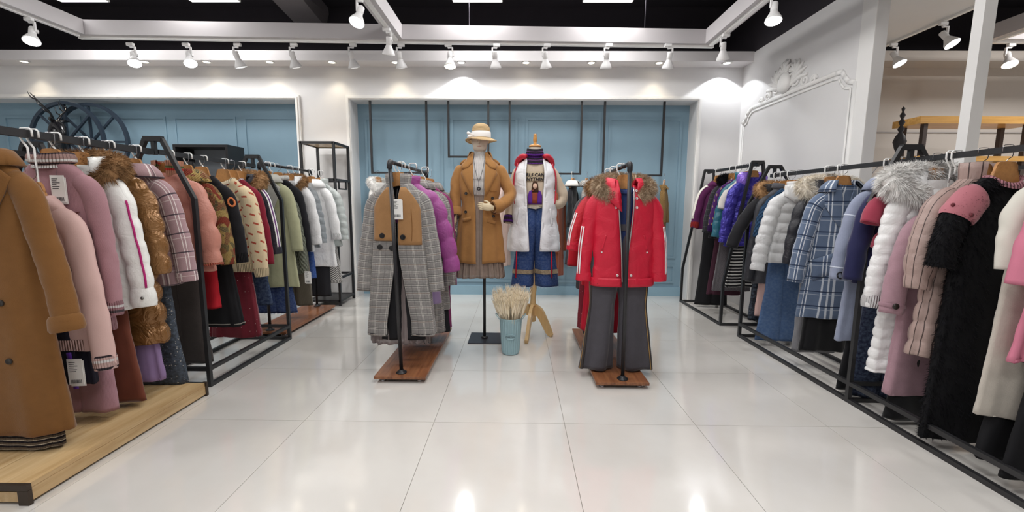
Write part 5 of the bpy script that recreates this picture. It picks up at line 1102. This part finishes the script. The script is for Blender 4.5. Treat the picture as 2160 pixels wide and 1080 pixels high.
# ================================================================== mannequin in the camel coat
SKIN = M('mannequin_beige', 'd9c9a8', .45, var=.02, coord='Object')
def hand(par, loc, rot, mat, s=1., curl=.6, mirror=1):
    """palm, four fingers and thumb, fused; fingers point down -z, palm faces -y, thumb to +x*mirror"""
    P = [tubeP(smoothpath([(0, 0, .03), (0, 0, 0), (0, -.002, -.045), (0, -.004, -.085)], 8), np.array([.022, .024, .028, .034, .037, .037, .034, .026]), 10)]
    P[0][..., 1] *= .5
    for k, (x, l) in enumerate(((.030, .070), (.010, .080), (-.010, .075), (-.029, .058))):
        a = curl*(1+.08*k); p = np.array([x*.95, -.002, -.075]); pts = [p]
        for j, seg in enumerate((.42, .33, .25)):
            ang = a*(j+.4); p = p+np.array([x*.06, -math.sin(ang), -math.cos(ang)])*l*seg; pts.append(p)
        P.append(tubeP(smoothpath(pts, 10), np.linspace(.0092, .0068, 10), 8))
    p = [(.022, 0, -.012), (.044, -.010, -.034), (.054, -.022, -.058), (.054, -.032, -.078)]; P.append(tubeP(smoothpath(p, 9), np.linspace(.0125, .0075, 9), 8))
    for q in P: q[..., 0] *= mirror; q *= s
    o = multi('hand', P, mat, par); md = o.modifiers.new('fuse', 'REMESH'); md.mode = 'VOXEL'; md.voxel_size = .003; md.use_smooth_shade = True
    o.location = loc; o.rotation_euler = rot; return o
MX, MY = -.318, 3.62
mq = thing('mannequin', 'beige mannequin on a black rod stand wearing the camel coat', 'mannequin', (MX, MY, 0))
box('base_plate', (-.10, -.15, 0), (.21, .15, .008), M('dark_steel_plate', '3c3b42', .4, .5, coord='Object'), mq, bevel=.002)
tube('rod', [(.035, 0, .008), (.035, 0, 1.0)], .013, BLACKM, mq, n=14); lathe('collar_ring', [(.03, .008), (.03, .02), (.014, .024)], BLACKM, mq, n=18, loc=(.035, 0, 0))
def bodyshape(par, name, secs, mat, n=28):
    P = []
    for z, a, b, y in secs: th = np.arange(n)/n*2*PI; P.append(np.stack([a*np.cos(th), y+b*np.sin(th), 0*th+z], -1))
    Q = smoothpath(np.array(P).reshape(len(P), -1), len(P)*4).reshape(-1, n, 3); return grid(name, Q[:, ::-1], mat, par, True, caps=(True, True))
bodyshape(mq, 'torso', [(.98, .13, .085, 0), (1.05, .145, .09, 0), (1.2, .105, .075, 0), (1.35, .125, .09, -.01), (1.45, .135, .075, 0), (1.52, .12, .055, 0), (1.56, .055, .045, 0), (1.60, .047, .045, -.005), (1.645, .047, .047, -.01)], SKIN)
hd_ = bodyshape(mq, 'head', [(1.63, .035, .04, -.012), (1.65, .052, .062, -.016), (1.69, .062, .075, -.012), (1.74, .070, .085, -.005), (1.80, .066, .078, 0), (1.835, .035, .04, 0)], M('mannequin_head', 'cdbfae', .5, var=.02, coord='Object'))
tube('nose', [(0, -.086, 1.735), (0, -.10, 1.70), (0, -.088, 1.692)], [.006, .011, .006], _mats['mannequin_head'], mq); tube('mouth', [(-.018, -.081, 1.672), (0, -.086, 1.671), (.018, -.081, 1.672)], [.003, .005, .003], M('mannequin_lip', 'b58a7c', .5, coord='Object'), mq)
for s in (-1, 1): tube('ear', [(s*.066, .0, 1.75), (s*.073, .006, 1.735), (s*.067, .002, 1.71)], [.006, .011, .006], SKIN, mq)
# coat
ct = thing('wool_coat', 'double breasted camel trench coat worn by the mannequin', 'coat', (MX, MY, 0)); ZN = 1.60
CAM2 = wool('a87a49'); b = Body([(0, .062, .055, 0), (-.02, .085, .060, 0), (-.05, .14, .072, 0), (-.085, .172, .085, 0), (-.16, .182, .105, -.005), (-.28, .176, .108, -.01), (-.40, .150, .10, 0), (-.55, .180, .11, 0), (-.90, .212, .13, 0)], gap=[(0, .05), (-.1, .058), (-.30, .048), (-.45, .030), (-.90, .026)], folds=.012, kf=4, seed=4, nu=60)
objs = [b.mesh('body', [CAM2, wool('8a5a28')], ct)]
sv = {}
sv[-1] = Sleeve(-1, [(-.150, 0, -.085), (-.198, -.005, -.22), (-.212, -.02, -.38), (-.208, -.045, -.50)], .066, .056, .85, seed=3)
sv[1] = Sleeve(1, [(.150, 0, -.085), (.208, .0, -.20), (.262, -.03, -.325), (.195, -.105, -.405), (.12, -.150, -.43)], .064, .058, .85, seed=5)
for s in (-1, 1):
    sv[s].mesh('sleeve', CAM2, ct); sv[s].band('cuff', .84, 1.0, CAM2, ct, .008, .006)
    tube('epaulette', [(s*.105, 0, -.030), (s*.135, 0, -.045), (s*.168, 0, -.070)], [.012, .018, .012], CAM2, ct, n=6)
    pr = lambda x, z: b.front(x, min(z, -.002), .014)
    poly('lapel', [(s*p[0], p[1]) for p in ((.052, -.06), (.075, -.075), (.145, -.135), (.150, -.155), (.060, -.335), (.046, -.32), (.058, -.15))], CAM2, ct, .008, 3, pr)
    poly('collar_leaf', [(s*p[0], p[1]) for p in ((.048, .022), (.066, .028), (.105, -.030), (.150, -.085), (.140, -.118), (.095, -.105), (.070, -.078), (.052, -.062))], CAM2, ct, .009, 3, lambda x, z: b.front(x, min(z, -.002), .020))
rows = [(.006, -.02), (.003, .022), (.010, .034), (.024, .028), (.040, -.01), (.05, -.04)]; grid('collar', ringP(.062, .055, rows, -.35, PI+.35, 24), CAM2, ct, thick=.006)
for px, py in ((983, 408), (982, 447), (1039, 418), (1041, 456)): b.button(xy(px, py, MY-.1)-MX, zy(px, py, MY-.1)-ZN, .013, BTN, ct, off=.008)
b.strip('yoke_seam', [(.06, -.29), (.15, -.30)], .003, wool('8a5a28'), ct, .008); b.strip('pocket_flap', [(-.14, -.54), (-.07, -.52)], .028, CAM2, ct, .010); b.strip('pocket_flap', [(.14, -.56), (.075, -.54)], .028, CAM2, ct, .010)
for c_ in ct.children: c_.location.z += ZN
hand(mq, (-.207, -.05, ZN-.515), (.25, 0, PI/2), SKIN, .88, .45, 1); hand(mq, (.105, -.158, ZN-.432), (PI, -PI/2+.12, 0), SKIN, .86, .5, 1)
tp = thing('ribbed_sweater', 'white ribbed top worn under the camel coat', 'top', (MX, MY, 0)); WT = rib('e6e3e0')
tb = Body([(0, .05, .048, -.005), (-.035, .062, .055, -.005), (-.07, .125, .078, -.005), (-.2, .145, .106, -.008), (-.30, .135, .105, -.008), (-.36, .118, .092, 0)], folds=.002, seed=2, nu=40, wr=.001); o = tb.mesh('body', WT, tp); o.location.z = 1.635
tb.strip('chest_seam', [(-.06, -.23), (.06, -.23)], .003, plain('c4c0bc', .8), tp).location.z = 1.635
nl = thing('necklace', 'thin dark chain necklace with a pendant on the white top', 'necklace', (MX, MY, 0))
Q = smoothpath([(-.05, -.058, 1.615), (-.035, -.10, 1.50), (-.008, -.125, 1.40), (0, -.125, 1.385), (.008, -.125, 1.40), (.035, -.10, 1.50), (.05, -.058, 1.615)], 30); tube('chain', Q, .0018, plain('4a4a50', .3, .8), nl, n=5)
tube('pendant_chain', [(0, -.125, 1.385), (0, -.122, 1.335)], .0018, plain('4a4a50', .3, .8), nl, n=5); tube('pendant', [(.012*math.cos(a), -.123, 1.322+.012*math.sin(a)) for a in np.linspace(0, 2*PI, 13)], .004, plain('2a2a2e', .3, .8), nl, n=6)
TUL2 = M('taupe_tulle', '9c8a7e', .8, alpha=.9, var=.2, vscale=25, bump=[('u', 70, .6, .004)])
sk, sb_ = skirt('tulle_skirt', 'taupe tulle skirt below the camel trench coat', MX, MY, 1.3, 0, 1.29, .565, TUL2, 'mannequin clothes', hw=.112, hem=.205, dep=.085, folds=.012, kf=17, pleat=True, wmat=cotton('8a7a70'))
# hat
STRAW = M('pale_straw', 'd8b98c', .85, bump=[('v', 160, .7, .004)], var=.08, vscale=40)
ht = thing('sun_hat', 'straw sun hat with white ribbon on the mannequin', 'hat', (MX+.01, MY-.005, 1.735))
th = np.arange(48)/48*2*PI; prof = [(.135, -.012), (.125, -.004), (.10, .006), (.082, .012), (.079, .03), (.078, .065), (.072, .10), (.055, .122), (.03, .132), (.004, .134)]
P = np.array([[(r*1.0*math.cos(a), r*1.05*math.sin(a), z+(.010*math.sin(2*a+.5) if r > .09 else 0)*(r-.08)/.055) for a in th] for r, z in prof]); grid('straw', P, STRAW, ht, True, caps=(False, True), thick=.003)
P = np.array([[(r*math.cos(a), r*1.05*math.sin(a), z) for a in th] for r, z in ((.083, .014), (.0835, .03), (.082, .062), (.0795, .064))]); grid('ribbon', P, M('white_satin', 'eceae8', .4, var=.02), ht, True)
for k, (dx, dz) in enumerate(((-.035, .010), (-.03, -.016))): tube('bow_loop', smoothpath([(-.062, -.062, .03), (-.062+dx, -.085, .03+dz), (-.062+dx*1.3, -.075, .028+dz*1.5)], 8), [.006, .010, .013, .014, .014, .012, .009, .004], _mats['white_satin'], ht, n=6)
# ================================================================== dress form in the white vest
FX, FY = .155, 3.80
df = thing('dress_form', 'linen dress form on a turned wooden tripod wearing the white vest', 'mannequin', (FX, FY, 0))
BEECH = M('pale_beech', 'd9b884', .45, coat=.2, coord='Object', pat=[('grain', 'b8905a', .4, (30, 30, 3))]); LINEN = M('cream_linen', 'dcd3c2', .85, bump=[('n', 300, .3, .002)], coord='Object')
bodyshape(df, 'torso', [(1.13, .09, .06, 0), (1.15, .10, .07, 0), (1.2, .105, .08, 0), (1.36, .135, .10, -.01), (1.46, .14, .08, 0), (1.53, .12, .06, 0), (1.585, .058, .05, 0), (1.63, .05, .046, 0), (1.70, .052, .048, 0)], LINEN)
lathe('neck_cap', [(.054, 1.70), (.056, 1.706), (.05, 1.716), (.03, 1.726), (.014, 1.73), (.014, 1.745), (.018, 1.76), (.016, 1.785), (.013, 1.80), (.016, 1.812), (.0, 1.818)], M('golden_beech', 'c4893f', .35, coat=.3, coord='Object'), df, n=24)
lathe('pole', [(.0, .95), (.022, .95), (.022, .50), (.03, .47), (.033, .42), (.028, .38), (.024, .33), (.03, .28), (.033, .262), (.030, .25), (.030, .12), (.020, .11)], BEECH, df, n=24)
tube('rope_ring', [(.034*math.cos(a), .034*math.sin(a), .262+.004*math.sin(5*a)) for a in np.linspace(0, 2*PI, 33)], .006, M('honey_ring', 'b07a3c', .4, coord='Object'), df, n=8)
for (px, py) in ((1165, 711), (1108, 728), (1052, 692)):
    q = atZ(px, py, 0.); d = np.array([q[0]-FX, q[1]-FY]); L_ = np.linalg.norm(d); d /= L_; L_ = min(L_, .32)
    ctr = smoothpath([(d[0]*r, d[1]*r, z) for r, z in ((.02, .225), (L_*.35, .205), (L_*.62, .12), (L_*.82, .045), (L_*.93, .022), (L_, .016))], 18)
    T, A, B = frames(ctr); n_ = np.array([-d[1], d[0], 0]); up = np.cross(T, n_); hgt = np.interp(np.linspace(0, 1, 18), [0, .3, .6, .85, 1], [.055, .038, .030, .018, .015])
    Pq = np.stack([ctr+sx*n_*.014+sz*up*hgt[:, None] for sx, sz in ((-1, -1), (1, -1), (1, 1), (-1, 1))], 1); Pq[..., 2] = np.maximum(Pq[..., 2], 0.); grid('leg', Pq, BEECH, df, True, caps=(True, True), smooth=False)
ZV = 1.60
# sweater under the vest
sw = thing('knit_sweater', 'beige printed sweater with purple turtleneck under the white vest', 'sweater', (FX, FY, 0)); BEI = knit('c9b9a4')
sb = Body([(0, .062, .055, 0), (-.03, .10, .066, 0), (-.07, .150, .082, 0), (-.16, .162, .108, -.005), (-.28, .150, .108, -.008), (-.42, .145, .10, 0)], folds=.003, seed=8, nu=48, wr=.001)
sb.mesh('body', BEI, sw)
s1 = Sleeve(-1, [(-.135, 0, -.085), (-.195, -.01, -.25), (-.222, -.02, -.42), (-.235, -.05, -.57)], .058, .042, .85, seed=1); s2 = Sleeve(1, [(.135, 0, -.085), (.205, 0, -.21), (.258, .0, -.33), (.225, -.02, -.40), (.165, -.03, -.395)], .060, .045, .85, seed=2)
s1.mesh('sleeve', BEI, sw); s2.mesh('sleeve', BEI, sw); PUR = rib('3a2a40', [('v', .04, .3, .014, '5e2a8a', 1)], 'pur'); s1.band('cuff', .86, 1.0, PUR, sw, .006, .008)
grid('turtleneck', ringP(.062, .055, [(.040, -.042), (.034, -.02), (.010, .005), (.0, .04), (.002, .085), (.010, .088), (.014, .06), (.02, .03)], 0, 2*PI, 36, 0, .012), rib('2a262e', [('v', .06, .15, .016, '5e2a8a', 1), ('v', .06, .62, .006, '7c4a8c', 1)], 'tn'), sw, True)
grid('hem_band', [[((.147)*math.cos(a), .103*math.sin(a), z+.004*math.sin(9*a)) for a in np.arange(40)/40*2*PI] for z in (-.415, -.425, -.437, -.44)], rib('e2dacb'), sw, True)
pr = lambda o_: (lambda x, z: sb.front(x, z, o_))
INK = plain('25222a', .8)
for s_, z_, x_ in (('GIRLS CAN', -.150, -.020), ('ANYTHING', -.187, .0)):
    t_ = text('lettering', s_, .040, INK, sw, (x_, sb.front(0, z_, .004), z_), extrude=.001, shear=.15, bold=.0012)
poly('print_ground', [(-.085, -.12), (.085, -.12), (.085, -.21), (-.085, -.21)], cotton('b8a88e'), sw, .001, 3, pr(.002))
poly('print_dress', [(-.062, -.405), (-.063, -.33), (-.05, -.29), (-.02, -.275), (.02, -.275), (.05, -.29), (.063, -.33), (.062, -.405)], velvet('5f2a94'), sw, .003, 3, pr(.004)); poly('print_panel', [(-.022, -.395), (-.024, -.278), (.024, -.278), (.022, -.395)], velvet('9c4a34'), sw, .003, 2, pr(.007))
poly('print_hair', [(.030, -.300), (.026, -.25)]+[(.026*math.cos(a), -.238+.036*math.sin(a)) for a in np.linspace(0, PI, 12)]+[(-.026, -.25), (-.030, -.300)], cotton('4a3428'), sw, .003, 1, pr(.008)); poly('print_face', [(.018*math.cos(a), -.245+.024*math.sin(a)) for a in np.linspace(0, 2*PI, 17)[:-1]], cotton('e2bfa8'), sw, .003, 1, pr(.011))
for c_ in sw.children: c_.location.z += ZV
# vest
ve = thing('puffer_vest', 'long white hooded puffer vest with red lining on the dress form', 'vest', (FX, FY, 0)); WN = nylon('eceef2', .4)
vb = Body([(0, .075, .068, 0), (-.025, .115, .085, 0), (-.06, .160, .102, 0), (-.12, .178, .125, -.005), (-.3, .182, .132, -.005), (-.55, .205, .14, 0), (-.815, .232, .15, 0)], gap=[(0, .072), (-.12, .082), (-.42, .068), (-.81, .048)], folds=.010, kf=4, quilt=.27, qd=.014, wr=.007, seed=12, nu=64)
vb.mesh('body', [WN, cotton('c9c9cc')], ve, .012)
for s in (-1, 1):
    tube('hood_edge', smoothpath([(s*.075, -.075, .012), (s*.11, -.05, .015), (s*.145, .01, -.01), (s*.155, .05, -.05)], 10), np.linspace(.018, .030, 10), nylon('c42038', .5), ve, n=8)
    b_ = lambda z, a, c: (a, c)
    vb.strip('front_edge', [(s*.080, -.02), (s*.090, -.15), (s*.078, -.42), (s*.056, -.80)], .022, WN, ve, .008)
    tube('armhole_piping', smoothpath([(s*.150, -.06, -.05), (s*.182, -.075, -.15), (s*.186, -.07, -.30), (s*.176, -.085, -.40)], 14), .007, nylon('b52038', .5), ve, n=6)
    tube('drawstring', [(s*.155, -.10, -.79), (s*.158, -.105, -.92), (s*.162, -.10, -1.06)], .006, cotton('c01c34'), ve, n=6)
    vb.strip('pocket_welt', [(s*.135, -.44), (s*.155, -.58)], .012, WN, ve, .010)
grid('hood', ringP(.075, .068, [(.010, -.03), (.022, .012), (.040, .035), (.06, .03), (.075, -.01), (.07, -.09), (.04, -.14)], -.15, PI+.15, 24, .02), nylon('c42038', .5), ve, thick=.008)
for c_ in ve.children: c_.location.z += ZV
hj = plain('c9b078', .3, .7, 'lmtape')
jn = trousers('jeans', 'wide blue jeans with glitter bands and frayed hems on the dress form', FX+.012, FY, 1.2, 0, 1.22, .458, denim('2c4478'), 'mannequin clothes', hw=.15, hemw=.145, kneew=.125, dep=.10, spread=.03, hemtrim=(M('sequin_band', 'b3a288', .35, .5, bump=[('vor', 220, 1., .006)], var=.3, vscale=150), .165, .135), fray=plain('b9c4d8', .9))
# ================================================================== bucket of dried wheat
BX, BY = -.044, 3.262
bk = thing('flower_bucket', 'pale blue fluted metal bucket lettered GARDEN on the floor', 'bucket', (BX, BY, 0))
DB = M('pale_blue_enamel', '9dbcc4', .38, metal=.1, coord='Object', var=.05); th = np.arange(144)/144*2*PI
P = [[((r+(f*.0035*math.cos(24*a)))*math.cos(a), (r+(f*.0035*math.cos(24*a)))*math.sin(a), z) for a in th] for r, z, f in ((.0, .004, 0), (.060, .002, 0), (.066, .004, 0), (.068, .012, .3), (.070, .025, 1), (.078, .15, 1), (.086, .268, 1), (.0875, .28, .3), (.088, .286, 0), (.091, .292, 0), (.091, .298, 0), (.087, .299, 0), (.085, .28, 0), (.074, .16, 0))]
grid('fluted_body', P, DB, bk, True)
for s in (-1, 1): tube('handle', smoothpath([(s*.088, -.03, .285), (s*.115, -.02, .32), (s*.122, .0, .325), (s*.115, .02, .32), (s*.088, .03, .285)], 14), .003, DB, bk, n=6)
yb = lambda z: -(.0705+.0635*(z-.025)/.26*.27)-.007
lb = bpy.data.objects.new('name_plate', None); link(lb, bk); lb.location = (0, -.0845, .158); lb.rotation_euler = (-.065, 0, 0)
n_ = 32; P = [[(rx*math.cos(a), y+.11*(rx*math.cos(a))**2/.02*.09*10, rz*math.sin(a)) for a in np.arange(n_)/n_*2*PI] for rx, rz, y in ((.040, .023, .006), (.040, .023, -.001), (.037, .020, -.003), (.035, .0185, -.001), (.0, .0, -.001))]
grid('oval', P, DB, lb, True); text('lettering', 'GARDEN', .019, plain('5c6c70', .6), lb, (0, -.0025, -.001), extrude=.0012)
wh = thing('wheat_bunch', 'bunch of dried cream wheat ears standing in the blue bucket', 'dried flowers', (BX, BY, .012))
STRW = M('dry_wheat', 'f6e9cf', .85, coord='Object', var=.2, vscale=25); protos = []
for k in range(5):
    rs = np.random.RandomState(k); H_ = .50; bend = rs.uniform(.01, .04); ctr = smoothpath([(0, 0, 0), (0, 0, .25), (bend*.3, 0, .38), (bend, 0, H_)], 16); Ps = [tubeP(ctr[:12], .0013, 4), tubeP(smoothpath(ctr[10:], 10), np.array([.002, .0055, .0075, .008, .0075, .007, .006, .005, .0035, .001]), 6)]
    for q in range(26):
        p = ctr[11+q % 5]; a = rs.uniform(0, 6.28); e = p+np.array([.012*math.cos(a), .012*math.sin(a), .045]); Ps.append(tubeP([p, (p+e)/2+[.003*math.cos(a), .003*math.sin(a), 0], e], [.0011, .0009, .0003], 3))
    protos.append([np.asarray(x) for x in Ps])
rs = np.random.RandomState(5); meshes = []
for k in range(230):
    if k < 5: o = multi('wheat_stalk', protos[k], STRW, wh); meshes.append(o); o['kind'] = 'stuff'
    else: o = meshes[k % 5].copy(); COL.objects.link(o)
    r = math.sqrt(rs.rand()); a = rs.uniform(0, 2*PI); o.location = (.018*r*math.cos(a), .018*r*math.sin(a), 0); tl = r*.24+rs.normal(0, .012)
    o.rotation_euler = (Matrix.Rotation(a, 3, 'Z') @ Matrix.Rotation(tl, 3, 'Y') @ Matrix.Rotation(rs.normal(0, .5), 3, 'Z')).to_euler(); sc = rs.uniform(.86, 1.04)*(1-.05*r); o.scale = (sc, sc, sc)
